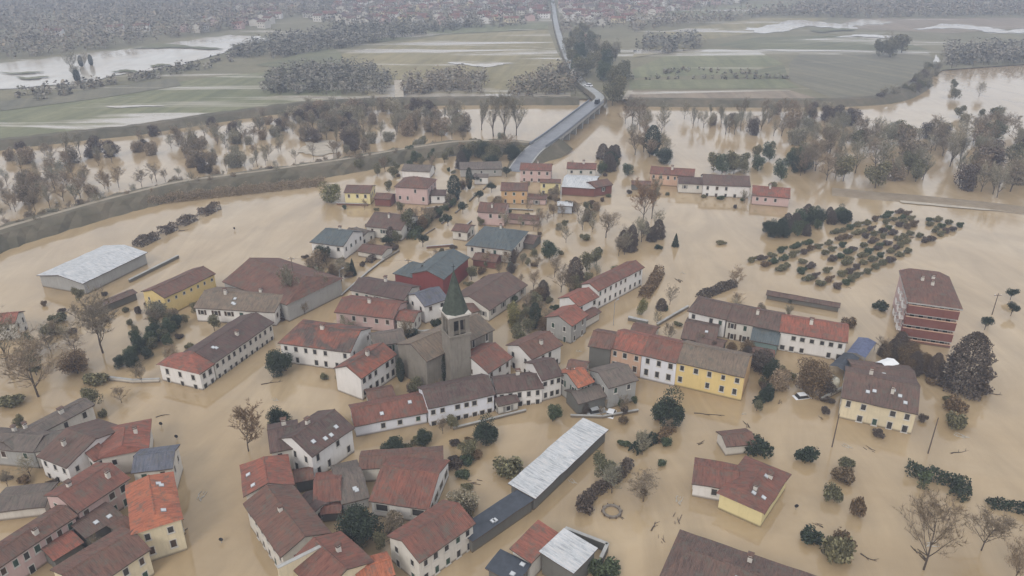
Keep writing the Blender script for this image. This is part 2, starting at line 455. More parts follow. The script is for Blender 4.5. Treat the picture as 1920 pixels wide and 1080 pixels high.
# the plain beyond the far levee
edge = [(-900, 400), (-400, 322), (0, 266), (160, 248), (250, 240), (400, 217), (560, 196), (700, 187), (900, 185), (1090, 185), (1170, 188), (1500, 190), (1640, 187), (1692, 176), (1732, 152), (1768, 131), (1850, 125), (1960, 118), (2300, 104)]
far = [U(p, .6) for p in edge]
sheet('plain', [(p.x, p.y) for p in far] + [(9000, far[-1].y+1500), (9000, 15500), (-9000, 15500), (-9000, far[0].y)], .6, GRASS)

fields = [
 ('field', [(-60, 216), (120, 190), (240, 166), (430, 140), (600, 128), (640, 150), (640, 186), (560, 194), (400, 214), (250, 237), (0, 262), (-100, 277)], GREEN),
 ('field', [(640, 100), (830, 66), (1028, 55), (1042, 92), (1068, 140), (1070, 182), (700, 185), (648, 150)], OLIVE),
 ('field', [(1186, 130), (1250, 104), (1330, 92), (1420, 95), (1470, 120), (1350, 140), (1190, 146)], GREEN),
 ('field', [(1180, 150), (1470, 148), (1500, 165), (1180, 167)], GREEN),
 ('field', [(1176, 170), (1480, 169), (1540, 187), (1172, 186)], PLOUGH),
 ('field', [(1480, 118), (1500, 100), (1740, 98), (1752, 112), (1720, 146), (1660, 178), (1560, 184), (1480, 150)], DRY),
 ('field', [(1340, 84), (1420, 70), (1560, 66), (1700, 80), (1740, 93), (1480, 97), (1380, 90)], CROP),
 ('field', [(1240, 60), (1420, 34), (1560, 34), (1440, 58), (1300, 78)], OLIVE),
 ('field', [(1600, 35), (1920, 34), (2000, 48), (1780, 62), (1560, 52)], PLOUGH),
 ('field', [(1250, 22), (1420, 8), (1560, 4), (1500, 20), (1280, 36)], GREEN),
 ('field', [(230, 92), (330, 80), (420, 78), (400, 92), (240, 98)], GREEN),
 ('field', [(0, 190), (200, 164), (330, 146), (340, 160), (200, 182), (0, 208)], DRY),
 ('field', [(1186, 108), (1240, 100), (1300, 92), (1320, 80), (1250, 84), (1190, 96)], OLIVE),
 ('field', [(1350, 142), (1470, 122), (1478, 146), (1360, 146)], CROP),
 ('field', [(700, 60), (830, 50), (1026, 42), (1028, 54), (830, 64), (700, 80)], GREEN),
 ('field', [(480, 122), (620, 88), (640, 100), (640, 124), (560, 132)], CROP),
]
for k, (n_, pix, mt) in enumerate(fields): psheet(n_, pix, .66 + .02*k, mt)

def blob(pix, jitter, seed, sub=5):
    rnd = random.Random(seed); out = []
    n = len(pix)
    for i in range(n):
        a, b = pix[i], pix[(i+1) % n]
        for k in range(sub):
            t = k/sub; dy = rnd.uniform(-jitter, jitter)
            out.append((a[0]+(b[0]-a[0])*t + rnd.uniform(-jitter, jitter)*3, a[1]+(b[1]-a[1])*t + dy))
    return out
def streak(cx, cy, w, h, seed):
    rnd = random.Random(seed); pts = []
    ph = [rnd.uniform(0, 6.28) for _ in range(4)]
    for k in range(64):
        t = 2*math.pi*k/64; r = 1+.28*math.sin(3*t+ph[0])+.2*math.sin(5*t+ph[1])+.16*math.sin(11*t+ph[2])+.1*math.sin(19*t+ph[3])
        pts.append((cx + w/2*math.cos(t)*(.75+.25*r), cy + h/2*math.sin(t)*r + h*.35*math.sin(2*math.cos(t)*1.5+ph[1])))
    return pts
pools = [blob([(-40, 170), (-40, 122), (105, 108), (170, 100), (250, 90), (330, 78), (430, 66), (480, 68), (515, 73), (440, 84), (418, 100), (330, 124), (250, 135), (150, 157)], 1.6, 1)]
STREAKS = [(250, 199, 110, 3), (900, 120, 120, 5), (1500, 50, 210, 14), (1610, 44, 120, 10), (1800, 52, 160, 8), (1900, 58, 120, 6), (1640, 68, 130, 5), (1755, 120, 18, 22), (1725, 152, 26, 12)]
for k, a in enumerate(STREAKS): pools.append(streak(*a, 100+k))
for k, p in enumerate(pools): psheet('field_pool', p, 1.0 + .01*k, FARWATER)
for k, p in enumerate([streak(330, 88, 160, 6, 1), streak(300, 122, 40, 4, 3), streak(235, 133, 46, 4, 5), streak(60, 145, 60, 4, 9), streak(40, 136, 80, 3, 10), streak(1560, 56, 80, 5, 11)]):
    psheet('field', p, 1.55 + .01*k, CROP)
# ground seen between the pools in the middle distance: mud flats just above the water
for k, p in enumerate([blob([(575, 268), (630, 262), (640, 285), (590, 292), (560, 285)], 1.5, 31), blob([(1690, 372), (1800, 380), (1925, 392), (1925, 400), (1780, 388), (1690, 380)], 1, 32)]):
    psheet('mud_flat', p, .25, TRACK)

def strip(name, pix, zc, prof, mats, idx, kind='structure', parent=None, world=None, rough=0.0):
    """extrude a cross-section [(offset, z)] along a line of photo points at height zc"""
    pts = world or [U(p, zc) for p in pix]
    fine = []
    for i in range(len(pts)-1):
        ns = 4 if not rough else max(4, int((pts[i+1]-pts[i]).length/3.5))
        for k in range(ns): fine.append(pts[i].lerp(pts[i+1], k/ns))
    fine.append(pts[-1])
    for _ in range(3): fine = [fine[0]] + [(fine[i-1]+fine[i]*2+fine[i+1])/4 for i in range(1, len(fine)-1)] + [fine[-1]]
    m = MB(); rows = []
    for i, p in enumerate(fine):
        d = (fine[min(i+1, len(fine)-1)] - fine[max(i-1, 0)]); d.z = 0; d.normalize(); n = Vector((-d.y, d.x, 0))
        r = []
        for o_, z in prof:
            r.append(len(m.v)); j_ = rough if abs(o_) > 1.2 else 0; q = p + n*(o_ + random.uniform(-1, 1)*j_); m.v.append((q.x, q.y, (p.z-zc if world else 0) + z + random.uniform(-.45, .45)*j_))
        rows.append(r)
    for i in range(len(rows)-1):
        for k in range(len(prof)-1):
            m.f.append((rows[i][k+1], rows[i+1][k+1], rows[i+1][k], rows[i][k])); m.i.append(idx[k])
    o = m.build(name, mats, parent)
    if not parent: tag(o, kind=kind)
    return o
LEVEE = [(-240, 520), (-60, 452), (0, 428), (117, 396), (187, 376), (333, 340), (500, 319), (640, 299), (760, 278), (860, 264), (940, 263), (1005, 268), (1030, 262)]
strip('near_levee', LEVEE, 4.3, [(10, -1), (3.4, 4.0), (1.0, 4.3), (-1.0, 4.3), (-3.2, 3.9), (-5.5, 2.2), (-8.5, -1)], [BANK, field_mat('levee_path', (.27, .225, .165), (.34, .29, .22), None, .1)], [0, 0, 1, 0, 0, 0], rough=.8)
strip('far_levee', [(-400, 318), (0, 262), (160, 244), (250, 236), (400, 213), (560, 192), (700, 184), (900, 182), (1085, 182)], 3.2, [(9, .5), (2.5, 3.2), (-2.5, 3.2), (-9, -1)], [BANK], [0, 0, 0], rough=.6)
strip('far_levee', [(1172, 184), (1500, 187), (1640, 183), (1692, 172), (1730, 148)], 3.2, [(9, .5), (2.5, 3.2), (-2.5, 3.2), (-9, -1)], [BANK], [0, 0, 0])
strip('right_levee', [(1560, 358), (1640, 366), (1720, 372), (1800, 380), (1930, 394), (2100, 420)], .45, [(12, -.8), (3, .4), (-2.5, .45), (-7, -.5)], [field_mat('silt_bank', (.22, .17, .115), (.28, .225, .16), None, .08)], [0, 0, 0])

# road beyond the bridge
ROAD = [(1118, 191), (1128, 182), (1113, 170), (1092, 156), (1078, 138), (1066, 114), (1054, 84), (1046, 58), (1041, 36), (1038, 14), (1036, -2), (1032, -30)]
rw = [U(p, 5.2 if i < 2 else (4.2 if i == 2 else (3 if i == 3 else 2.0))) for i, p in enumerate(ROAD)]
strip('road', None, 0, [(4.0, -2.2), (3.2, .02), (2.4, .06), (-2.4, .06), (-3.2, .02), (-4.0, -2.2)], [BANK, plain_mat('pale_asphalt', (.30, .30, .29), .6, .2, .2)], [0, 0, 1, 0, 0], world=rw)
strip('farm_track', [(1182, 170), (1176, 178), (1172, 186)], 3.4, [(1.5, 3.45), (-1.5, 3.45)], [TRACK], [0])
strip('farm_track', [(746, 150), (748, 166), (749, 182)], 3.4, [(2.5, 3.45), (-2.5, 3.45)], [TRACK], [0])

# road bridge over the river
BR = [(968, 322), (990, 290), (1008, 274), (1034, 257), (1076, 224), (1118, 191)]
BZ = [.1, 2.2, 4.0, 5.2, 5.4, 5.2]
bw = [U(p, z) for p, z in zip(BR, BZ)]
bridge = bpy.data.objects.new('road_bridge', None); COL.objects.link(bridge); bridge.location = (0, 0, 0)
tag(bridge, 'long straight concrete road bridge crossing the flooded river with solid parapets', 'bridge')
strip('deck', None, 0, [(4.1, -1.2), (4.1, .0), (3.6, .0), (3.6, .03), (-3.6, .03), (-3.6, .0), (-4.1, .0), (-4.1, -1.2)], [CONC, ASPH], [0, 0, 0, 1, 0, 0, 0], parent=bridge, world=bw)
for sd in (1, -1):
    strip('parapet', None, 0, [(sd*4.1+.18, -.9), (sd*4.1+.18, 1.1), (sd*4.1-.18, 1.1), (sd*4.1-.18, .05)], [plain_mat('parapet_grey', (.20, .21, .235), .7, .2)], [0, 0, 0], parent=bridge, world=bw[2:])
m0 = MB(); m0.box(-.7, .7, -3.6, 3.6, -4, 4.1); m0.box(-.9, .9, -3.95, 3.95, 3.55, 4.15)
pm = m0.mesh('pier', [CONC]); dirb = (bw[5]-bw[3]).normalized()
for k in range(7):
    p = bw[3].lerp(bw[5], (k+.5)/7); ob('pier', pm, bridge, (p.x, p.y, 0), math.atan2(dirb.y, dirb.x))
# embankment carrying the ramp down to the village
strip('ramp_embankment', None, 0, [(11, -4), (4.9, -.4), (-4.9, -.4), (-11, -4)], [BANK], [0, 0, 0], world=bw[:4])

# ================================================================ VILLAGE
H = house
# ---- bottom left block
H('farmhouse', 'long grey tiled farmhouse with two ridge chimneys, leftmost of the lower left block', 'house', (22, 842), (178, 758), 4.2, Rp=(88, 785), roof='grey', wall='offwhite', s=.34, cols=4, rows=1)
H('house', 'grey blue roofed outbuilding against the left picture edge below the long farmhouse', 'house', (-60, 838), (62, 848), 4.0, Rp=(10, 812), roof='grey', wall='grey', cols=3, rows=1, chim=1)
H('house', 'white two storey house with dark windows on two sides and faded grey red roof', 'house', (67, 856), (124, 878), 4.6, Bp=(203, 790), roof='purple', wall='white', s=.3, cols=3, rows=2, chim=1, wk=0, hip=(0,.0))
H('house', 'red tiled house with rounded hipped end facing the open flooded street', 'house', (279, 842), (284, 784), 4.6, Bp=(184, 858), roof='red', wall='offwhite', s=.36, hip=(.15, .9), cols=2, rows=1, chim=1)
H('row_house', 'narrow reddish roofed house between orange hipped house and white two storey house', 'house', (146, 962), (245, 896), 5.0, Rp=(160, 898), roof='redbrown', wall='pink', s=.36, cols=4, rows=2)
H('row_house', 'blue grey roofed house end just behind the bright orange hipped roof', 'house', (245, 888), (324, 878), 5.2, Rp=(285, 850), roof='blue', wall='offwhite', s=.36, cols=2, rows=1, chim=0)
H('house', 'tall cream house with bright orange hipped roof beside the wide flooded street', 'house', (344, 973), (325, 884), 6.4, Bp=(236, 925), roof='orange', wall='cream', s=.34, hip=(.45, .2), cols=2, rows=2, ends=True, chim=0, sky_=3)
H('row_house', 'long pinkish row house with worn brown roof running out of the lower left corner', 'house', (-60, 1104), (146, 966), 4.8, Rp=(55, 992), roof='brown', wall='pink', s=.36, cols=9, rows=2, chim=2)
H('row_house', 'cream row house with dark brown roof in front of the orange hipped house', 'house', (150, 1118), (284, 1030), 5.0, Rp=(208, 1020), roof='brown', wall='cream', s=.36, cols=4, rows=2, chim=0)
H('shed', 'low grey roofed shed on flooded yard at left edge under the white house', 'shed', (-20, 962), (84, 950), 2.2, Rp=(50, 925), roof='grey', wall='offwhite', s=.2, cols=0, chim=0)
H('shed', 'dark red roofed lean-to in the narrow yard of the lower left block', 'shed', (100, 1052), (158, 1016), 2.6, Rp=(112, 1012), roof='red', wall='dark', s=.22, cols=0, chim=0, ridge=False)
H('shed', 'dark purple flat shed with two pale roof lights squeezed behind the orange hipped house', 'shed', (160, 1010), (232, 966), 3.2, Rp=(185, 960), roof='purple', wall='dark', s=.16, cols=0, chim=0, sky_=2, ridge=False)
# ---- curved row at the bottom centre
H('house', 'orange red roofed corner house at the bend of the flooded street', 'house', (456, 932), (449, 872), 5.0, Rp=(502, 905), roof='red', wall='offwhite', s=.4, cols=2, rows=2, hip=(0, .35), chim=0, sky_=2)
H('row_house', 'long dark roofed row house along the street with ridge running toward the viewer', 'house', (525, 1046), (455, 944), 5.0, Rp=(541, 965), roof='brown', wall='offwhite', s=.4, cols=6, rows=2, chim=1)
H('row_house', 'red roofed row house with cream parapet gable at the bottom edge', 'house', (600, 1120), (538, 1056), 5.0, Rp=(628, 1046), roof='redbrown', wall='cream', s=.4, cols=3, rows=2, chim=1)
H('row_house', 'grey brown roofed house end behind the bare street tree', 'house', (506, 850), (566, 838), 5.0, Rp=(535, 800), roof='dark', wall='offwhite', s=.4, cols=2, rows=1, chim=1)
H('house', 'white gabled house with dark speckled roof inside the curved row', 'house', (585, 857), (665, 801), 5.6, Rp=(592, 790), roof='dark', wall='white', s=.46, cols=4, rows=2, chim=1, sky_=4, wk=0)
H('row_house', 'low reddish roofed wing with pale wall joining the two white houses', 'house', (664, 800), (803, 773), 2.8, Rp=(730, 752), roof='redbrown', wall='lilac', s=.42, cols=4, rows=1, chim=0, sky_=2)
H('row_house', 'long white house with plain dark roof and many windows in front of the church', 'house', (803, 767), (930, 739), 4.4, Rp=(858, 716), roof='dark', wall='lilac', s=.46, cols=8, rows=2, chim=0, wk=0)
H('row_house', 'white house with dark roof, middle of the row in front of the church', 'house', (930, 738), (1020, 727), 4.0, Rp=(972, 704), roof='dark', wall='white', s=.46, cols=5, rows=2, chim=1, wk=0)
H('house', 'short taller white house with grey roof at the right end of the white row', 'house', (1016, 714), (1057, 703), 5.4, Rp=(1028, 674), roof='dark', wall='white', s=.46, cols=3, rows=2, chim=0, wk=0)
H('shed', 'small lean-to with dark roof attached to the long white row', 'shed', (934, 762), (975, 752), 2.4, Rp=(950, 742), roof='dark', wall='offwhite', s=.3, cols=1, rows=1, chim=0)
H('house', 'bright salmon roofed little house right of the white row', 'house', (1084, 728), (1116, 716), 5.0, Rp=(1086, 692), roof='orange', wall='grey', s=.4, cols=1, rows=1, chim=0)
H('house', 'brown roofed narrow house behind the salmon roofed one', 'house', (1060, 694), (1098, 700), 5.4, Rp=(1082, 678), roof='brown', wall='offwhite', s=.4, cols=1, rows=1, chim=0)
H('barn', 'grey weathered barn with open front under the salmon roof', 'barn', (1084, 758), (1142, 742), 3.0, Rp=(1108, 726), roof='grey', wall='dark', s=.4, cols=0, chim=0)
H('house', 'plain grey plastered house with grey brown roof beside the dark round tree', 'house', (1141, 728), (1198, 712), 5.4, Rp=(1155, 690), roof='grey', wall='grey', s=.36, cols=2, rows=1, chim=0)
H('barn', 'wide red tiled barn with white pillared front inside the curved yard', 'barn', (691, 940), (804, 956), 3.4, Rp=(772, 880), roof='redbrown', wall='white', s=.36, cols=3, rows=1, chim=0, ww=2.6, wh=1.4, wk=0)
H('barn', 'grey brown roofed barn just behind the wide red tiled barn', 'barn', (672, 880), (832, 870), 3.2, Rp=(760, 850), roof='brown', wall='offwhite', s=.3, cols=0, chim=0)
H('shed', 'half collapsed shed with red tiles left of the wide barn', 'shed', (586, 944), (640, 938), 2.8, Rp=(612, 900), roof='redbrown', wall='dark', s=.34, cols=0, chim=0)
H('shed', 'grey corrugated lean-to with torn sheets beside the wide barn', 'shed', (640, 946), (694, 932), 2.6, Rp=(668, 888), roof='grey', wall='grey', s=.22, cols=0, chim=0, sky_=2, ridge=False)
H('house', 'white house with smooth brown gable roof next to the long slate shed', 'house', (786, 1056), (893, 981), 5.0, Rp=(790, 990), roof='redbrown', wall='offwhite', s=.42, cols=5, rows=2, chim=0)
H('house', 'small orange roofed house at the bottom edge near the cream parapet', 'house', (672, 1100), (742, 1078), 4.0, Rp=(700, 1056), roof='orange', wall='offwhite', s=.36, cols=2, rows=1, chim=0)
# ---- long shed, white part and slate part
H('shed', 'long narrow shed roofed in white corrugated sheets standing in the water', 'shed', (1004, 935), (1141, 805), 3.0, Bp=(1022, 848), roof='white', wall='dark', s=.06, cols=0, mono=True, ov=.5)
H('shed', 'dark slate roofed end of the long narrow shed', 'shed', (886, 1016), (1003, 936), 2.8, Bp=(925, 948), roof='slate', wall='dark', s=.05, cols=0, mono=True, sky_=2)
H('house', 'red roofed house half covered by white sheeting at the bottom centre', 'house', (996, 1056), (1049, 1000), 4.4, Bp=(978, 1010), roof='red', wall='offwhite', s=.14, cols=0, chim=0, mono=True)
H('shed', 'flat white roofed annex beside the red roof at the bottom centre', 'shed', (1076, 1076), (1122, 1028), 4.2, Bp=(1030, 1018), roof='white', wall='dark', s=.05, cols=0, mono=True)
H('shed', 'dark slate roofed annex at the bottom edge left of the red roof', 'shed', (968, 1096), (996, 1058), 3.8, Bp=(920, 1056), roof='slate', wall='dark', s=.08, cols=0, mono=True, sky_=2)
# ---- church surroundings
H('house', 'big white house with red and dark patched roof left of the church', 'house', (520, 643), (657, 661), 5.2, Rp=(640, 615), roof='mixed', wall='white', s=.4, cols=7, rows=2, hip=(.5, 0), chim=1, wk=0)
H('house', 'white gable fronted house with red roof left of the church', 'house', (677, 710), (745, 664), 5.6, Rp=(679, 667), roof='mixed', wall='white', s=.46, cols=6, rows=2, ends=False, chim=1, wk=0)
H('house', 'grey roofed house wedged between the gable fronted house and the church', 'house', (700, 650), (762, 640), 5.4, Rp=(734, 622), roof='grey', wall='grey', s=.36, cols=1, rows=1, chim=0)
H('house', 'low pinkish house with faded red roof above the patched white house', 'house', (626, 585), (738, 598), 4.2, Rp=(684, 562), roof='redbrown', wall='pink', s=.34, cols=5, rows=1, chim=1)
H('house', 'dark roofed white house on the main street above the faded red roof', 'house', (655, 544), (757, 563), 4.6, Rp=(704, 526), roof='dark', wall='offwhite', s=.36, cols=5, rows=1, chim=1)
H('house', 'grey roofed house with white gable facing the church yard', 'house', (796, 575), (842, 560), 5.0, Rp=(796, 546), roof='blue', wall='white', s=.42, cols=2, rows=1, chim=0)
H('barn', 'red walled barn with slanting teal grey roof behind the church spire', 'barn', (832, 524), (881, 482), 5.6, Rp=(822, 489), roof='teal', wall='red', s=.36, cols=0, chim=0)
H('barn', 'smaller red walled barn with dark hipped roof beside the teal roofed one', 'barn', (736, 512), (773, 521), 4.4, Rp=(768, 492), roof='teal', wall='red', s=.4, cols=0, chim=0, hip=(.5, 0))
H('house', 'long brown roofed house right behind the church nave', 'house', (918, 582), (990, 534), 3.4, Rp=(926, 526), roof='purple', wall='offwhite', s=.36, cols=4, rows=1, chim=0)
H('house', 'dark red roofed house leaning on the right side of the church', 'house', (916, 700), (962, 670), 4.8, Rp=(912, 652), roof='redbrown', wall='white', s=.42, cols=3, rows=2, chim=0)
H('house', 'white gabled house with brown roof right of the church', 'house', (997, 674), (1056, 646), 5.0, Rp=(996, 636), roof='brown', wall='white', s=.42, cols=4, rows=2, chim=1)
# ---- red row going up right of the church
H('row_house', 'long white row house with smooth red brown roof, upper end of its row', 'house', (1122, 546), (1209, 501), 5.6, Rp=(1148, 510), roof='redbrown', wall='white', s=.42, cols=9, rows=2, chim=0, ends=False)
H('row_house', 'salmon red roofed middle house of the row climbing away from the church', 'house', (1086, 575), (1124, 556), 5.2, Rp=(1082, 549), roof='red', wall='white', s=.42, cols=3, rows=2, chim=0, ends=False)
H('row_house', 'dark red roofed lower house with pale gable at the foot of the red row', 'house', (1073, 612), (1104, 590), 5.0, Rp=(1062, 582), roof='red', wall='grey', s=.42, cols=2, rows=2, chim=0)
H('shed', 'brown roofed porch on the street side of the red row', 'shed', (1090, 606), (1128, 584), 2.6, Rp=(1100, 585), roof='brown', wall='offwhite', s=.3, cols=0, chim=0)
# ---- yellow row
H('row_house', 'dark weathered end house with grey green wall at the left end of the yellow row', 'house', (1102, 648), (1146, 656), 6.0, Rp=(1126, 622), roof='brown', wall='dark', s=.36, cols=0, chim=0)
H('row_house', 'peach walled house with orange red roof in the yellow row', 'house', (1143, 652), (1202, 666), 6.0, Rp=(1172, 622), roof='red', wall='peach', s=.4, cols=3, rows=2, chim=0, go=.05, ends=False)
H('row_house', 'cool white house with red roof between the peach and the yellow house', 'house', (1202, 666), (1268, 681), 6.0, Rp=(1235, 634), roof='redbrown', wall='lilac', s=.4, cols=3, rows=2, chim=0, go=.05, ends=False, wk=0)
H('row_house', 'bright yellow house with brown grey roof and orange end wall', 'house', (1266, 679), (1396, 708), 6.0, Rp=(1340, 655), roof='tan', wall='yellow', s=.4, cols=5, rows=2, ends=False, chim=0, go=.05, wk=0, endwall='orange')  # orange on the end wall paints in the shade of the yellow plaster
# ---- row behind the yellow row
H('row_house', 'white house with long red roof at the right end of the rear row', 'house', (1461, 622), (1590, 643), 5.0, Rp=(1535, 601), roof='red', wall='white', s=.4, cols=7, rows=2, chim=1, wk=0)
H('row_house', 'dark roofed middle house of the rear row with green boarded front', 'house', (1362, 601), (1461, 621), 5.0, Rp=(1425, 580), roof='purple', wall='offwhite', s=.4, cols=4, rows=2, chim=1, go=.05)
H('row_house', 'purple roofed white house at the left end of the rear row', 'house', (1288, 583), (1362, 600), 5.2, Rp=(1345, 565), roof='purple', wall='white', s=.4, cols=4, rows=1, hip=(.4, 0), chim=0)
H('shed', 'low purple brown roofed outbuilding between the yellow row and the rear row', 'shed', (1276, 634), (1342, 645), 2.8, Rp=(1320, 610), roof='purple', wall='dark', s=.24, cols=0, chim=0, sky_=1)
H('shed', 'green boarded porch projecting from the dark middle house of the rear row', 'shed', (1406, 638), (1460, 648), 2.8, Rp=(1436, 618), roof='teal', wall='teal', s=.5, cols=0, chim=0)
H('shed', 'long low purple brown wall shed standing alone in the water above the rear row', 'shed', (1436, 552), (1575, 577), 1.6, Rp=(1505, 556), roof='purple', wall='dark', s=.4, cols=0, chim=0)
# ---- right side
H('house', 'beige house with broad dark roof and white skylights on the right', 'house', (1577, 745), (1722, 777), 5.0, Rp=(1662, 711), roof='purple', wall='cream', s=.36, cols=5, rows=2, chim=2, sky_=5)
H('shed', 'low dark roofed annex behind the broad dark roofed beige house', 'shed', (1600, 708), (1722, 722), 3.0, Rp=(1660, 690), roof='purple', wall='dark', s=.24, cols=0, chim=0, sky_=2)
H('house', 'yellow bungalow with brown hipped roof standing alone in the lower right', 'house', (1434, 964), (1484, 888), 3.4, Bp=(1337, 933), roof='redbrown', wall='pale_yellow', s=.36, hip=(.75, .9), cols=0, rows=1, ends=True, chim=2, sky_=3)
H('shed', 'brown roofed side wing of the yellow bungalow', 'shed', (1297, 906), (1384, 922), 3.1, Rp=(1350, 880), roof='redbrown', wall='white', s=.3, cols=1, rows=1, chim=0)
H('shed', 'small brown roofed garden shed behind the yellow bungalow', 'shed', (1362, 838), (1420, 832), 2.4, Rp=(1392, 812), roof='brown', wall='offwhite', s=.36, cols=0, chim=0)
H('house', 'big dark brown roofed house cut off by the bottom edge right of centre', 'house', (1236, 1080), (1520, 1185), 4.6, Bp=(1420, 1042), roof='purple', wall='offwhite', s=.34, hip=(.55, 0), cols=4, rows=1, chim=1, sky_=2)
H('house', 'red roofed house cut off at the left edge beside the bare trees', 'house', (-40, 612), (28, 606), 4.5, Rp=(0, 588), roof='red', wall='offwhite', s=.4, cols=2, rows=2, chim=0)
# ---- left farm
H('barn', 'large shed with plain white metal roof in the open water on the left', 'barn', (155, 532), (277, 473), 3.6, Rp=(152, 496), roof='white', wall='grey', s=.16, cols=0, chim=0, ridge=False, go=.6)
H('farmhouse', 'long yellow farmhouse with brown roof ending in the big barn', 'house', (308, 559), (405, 513), 5.4, Rp=(330, 522), roof='brown', wall='yellow', s=.34, cols=7, rows=1, ww=.8, wh=.9, chim=0)
H('barn', 'great brown roofed barn with dark open bay right of the yellow farmhouse', 'barn', (416, 528), (538, 572), 5.0, Rp=(468, 483), roof='brown', wall='grey', s=.36, cols=0, hip=(0, .3), chim=0)
H('house', 'grey brown roofed house with white end in front of the great barn', 'house', (362, 577), (515, 586), 4.0, Rp=(450, 548), roof='tan', wall='white', s=.3, cols=6, rows=1, chim=2, sky_=3)
H('row_house', 'long white row house with plain dark grey roof along the street', 'house', (402, 681), (514, 604), 4.4, Rp=(424, 622), roof='dark', wall='offwhite', s=.36, cols=11, rows=2, chim=1, sky_=2, wk=0, ends=False)
H('row_house', 'white end house with red hipped roof at the lower end of the long row', 'house', (374, 702), (404, 681), 4.3, Rp=(350, 664), roof='red', wall='white', s=.34, cols=2, rows=2, hip=(.7, 0), chim=0, wk=0)
H('shed', 'low dark shed next to the yellow farmhouse gable', 'shed', (170, 584), (258, 548), 2.2, Rp=(205, 560), roof='purple', wall='dark', s=.3, cols=0, chim=0)
# ---- upper street
H('house', 'grey green roofed white house by the dark bush on the upper street', 'house', (580, 454), (644, 462), 4.6, Rp=(632, 430), roof='teal', wall='white', s=.38, cols=3, rows=1, hip=(.3, 0), chim=1)
H('house', 'brown roofed low house behind the grey green roof on the upper street', 'house', (684, 424), (752, 432), 3.8, Rp=(728, 400), roof='purple', wall='offwhite', s=.36, cols=3, rows=1, chim=1)
H('shed', 'flat dark red shed roof beside the upper street', 'shed', (668, 470), (716, 478), 2.0, Rp=(692, 460), roof='brown', wall='offwhite', s=.24, cols=0, chim=0)
H('house', 'pale pink two storey house with hipped brown roof near the levee', 'house', (738, 350), (802, 354), 6.4, Rp=(770, 330), roof='brown', wall='pink', s=.4, hip=(.9, .9), cols=4, rows=2, chim=0)
H('house', 'small yellow house with flat brown roof at the foot of the levee', 'house', (644, 361), (694, 362), 4.6, Rp=(670, 347), roof='brown', wall='pale_yellow', s=.3, cols=3, rows=1, chim=0)
H('house', 'grey green hipped roof house on the right of the upper street', 'house', (872, 459), (960, 470), 4.4, Rp=(930, 428), roof='teal', wall='offwhite', s=.36, hip=(.8, .6), cols=4, rows=1, chim=1)
H('house', 'brown roofed house with pale walls just above the grey green hipped roof', 'house', (894, 397), (946, 400), 4.8, Rp=(925, 380), roof='brown', wall='pink', s=.36, cols=3, rows=1, chim=1)
H('house', 'orange walled house with brown roof on the upper street', 'house', (938, 357), (990, 358), 5.2, Rp=(966, 342), roof='brown', wall='orange', s=.36, cols=3, rows=2, chim=0)
H('house', 'pink walled long house with red roof below the bridge ramp', 'house', (974, 318), (1034, 320), 5.0, Rp=(1004, 306), roof='redbrown', wall='pink', s=.36, cols=4, rows=2, chim=1)
H('house', 'pale yellow two storey house with four windows beside the white roofed shed', 'house', (1012, 342), (1052, 343), 4.6, Rp=(1032, 336), roof='brown', wall='pale_yellow', s=.34, cols=3, rows=2, chim=0, wk=0)
H('barn', 'white sheet roofed workshop beside the pale yellow house', 'barn', (1052, 350), (1116, 354), 3.4, Rp=(1084, 332), roof='white', wall='brick', s=.2, cols=0, chim=0, ridge=False)
H('house', 'brown roofed house behind the white roofed workshop', 'house', (1062, 316), (1118, 318), 4.6, Rp=(1090, 305), roof='redbrown', wall='offwhite', s=.34, cols=3, rows=1, chim=1)
H('house', 'brown hipped roof end attached right of the white roofed workshop', 'house', (1116, 352), (1150, 346), 3.8, Rp=(1132, 336), roof='brown', wall='brick', s=.34, cols=1, rows=1, chim=0)
H('house', 'long orange walled house with red roof left of the grey houses by the river trees', 'house', (1218, 325), (1302, 331), 4.6, Rp=(1262, 314), roof='redbrown', wall='peach', s=.34, cols=6, rows=1, chim=1)
H('house', 'grey roofed house with bright white walls under the river trees', 'house', (1318, 346), (1408, 350), 4.6, Rp=(1362, 328), roof='purple', wall='white', s=.38, cols=5, rows=2, chim=1)
H('house', 'dark roofed small house between the orange walled and bright white houses', 'house', (1272, 344), (1322, 346), 3.8, Rp=(1298, 332), roof='dark', wall='offwhite', s=.36, cols=2, rows=1, chim=0)
H('house', 'low pink walled house with red roof at the right end by the river trees', 'house', (1410, 366), (1482, 372), 3.6, Rp=(1446, 350), roof='red', wall='pink', s=.36, cols=4, rows=1, chim=1)
H('shed', 'pale greenhouse like shed with grey roof near the levee', 'shed', (752, 320), (806, 322), 3.2, Rp=(780, 308), roof='grey', wall='white', s=.3, cols=0, chim=0)
H('shed', 'low grey roofed workshop left of the bridge ramp', 'shed', (862, 318), (942, 316), 3.4, Rp=(902, 303), roof='grey', wall='grey', s=.3, cols=3, rows=1, chim=0)
H('shed', 'small white walled shed near the dark conifers', 'shed', (888, 332), (916, 332), 3.2, Rp=(902, 326), roof='grey', wall='white', s=.3, cols=1, rows=1, chim=0)
H('shed', 'low brown shed in the water below the long orange walled house', 'shed', (1184, 346), (1222, 347), 2.4, Rp=(1204, 339), roof='brown', wall='dark', s=.3, cols=0, chim=0)
H('shed', 'small grey shed roof just above water beside the grey green hipped house', 'shed', (962, 452), (1000, 458), 2.2, Rp=(984, 440), roof='purple', wall='dark', s=.3, cols=0, chim=0)
H('shed', 'little blue white canopy standing in the water off the upper street', 'shed', (1044, 386), (1074, 387), 3.0, Rp=(1060, 379), roof='white', wall='blue', s=.24, cols=0, chim=0, ridge=False)

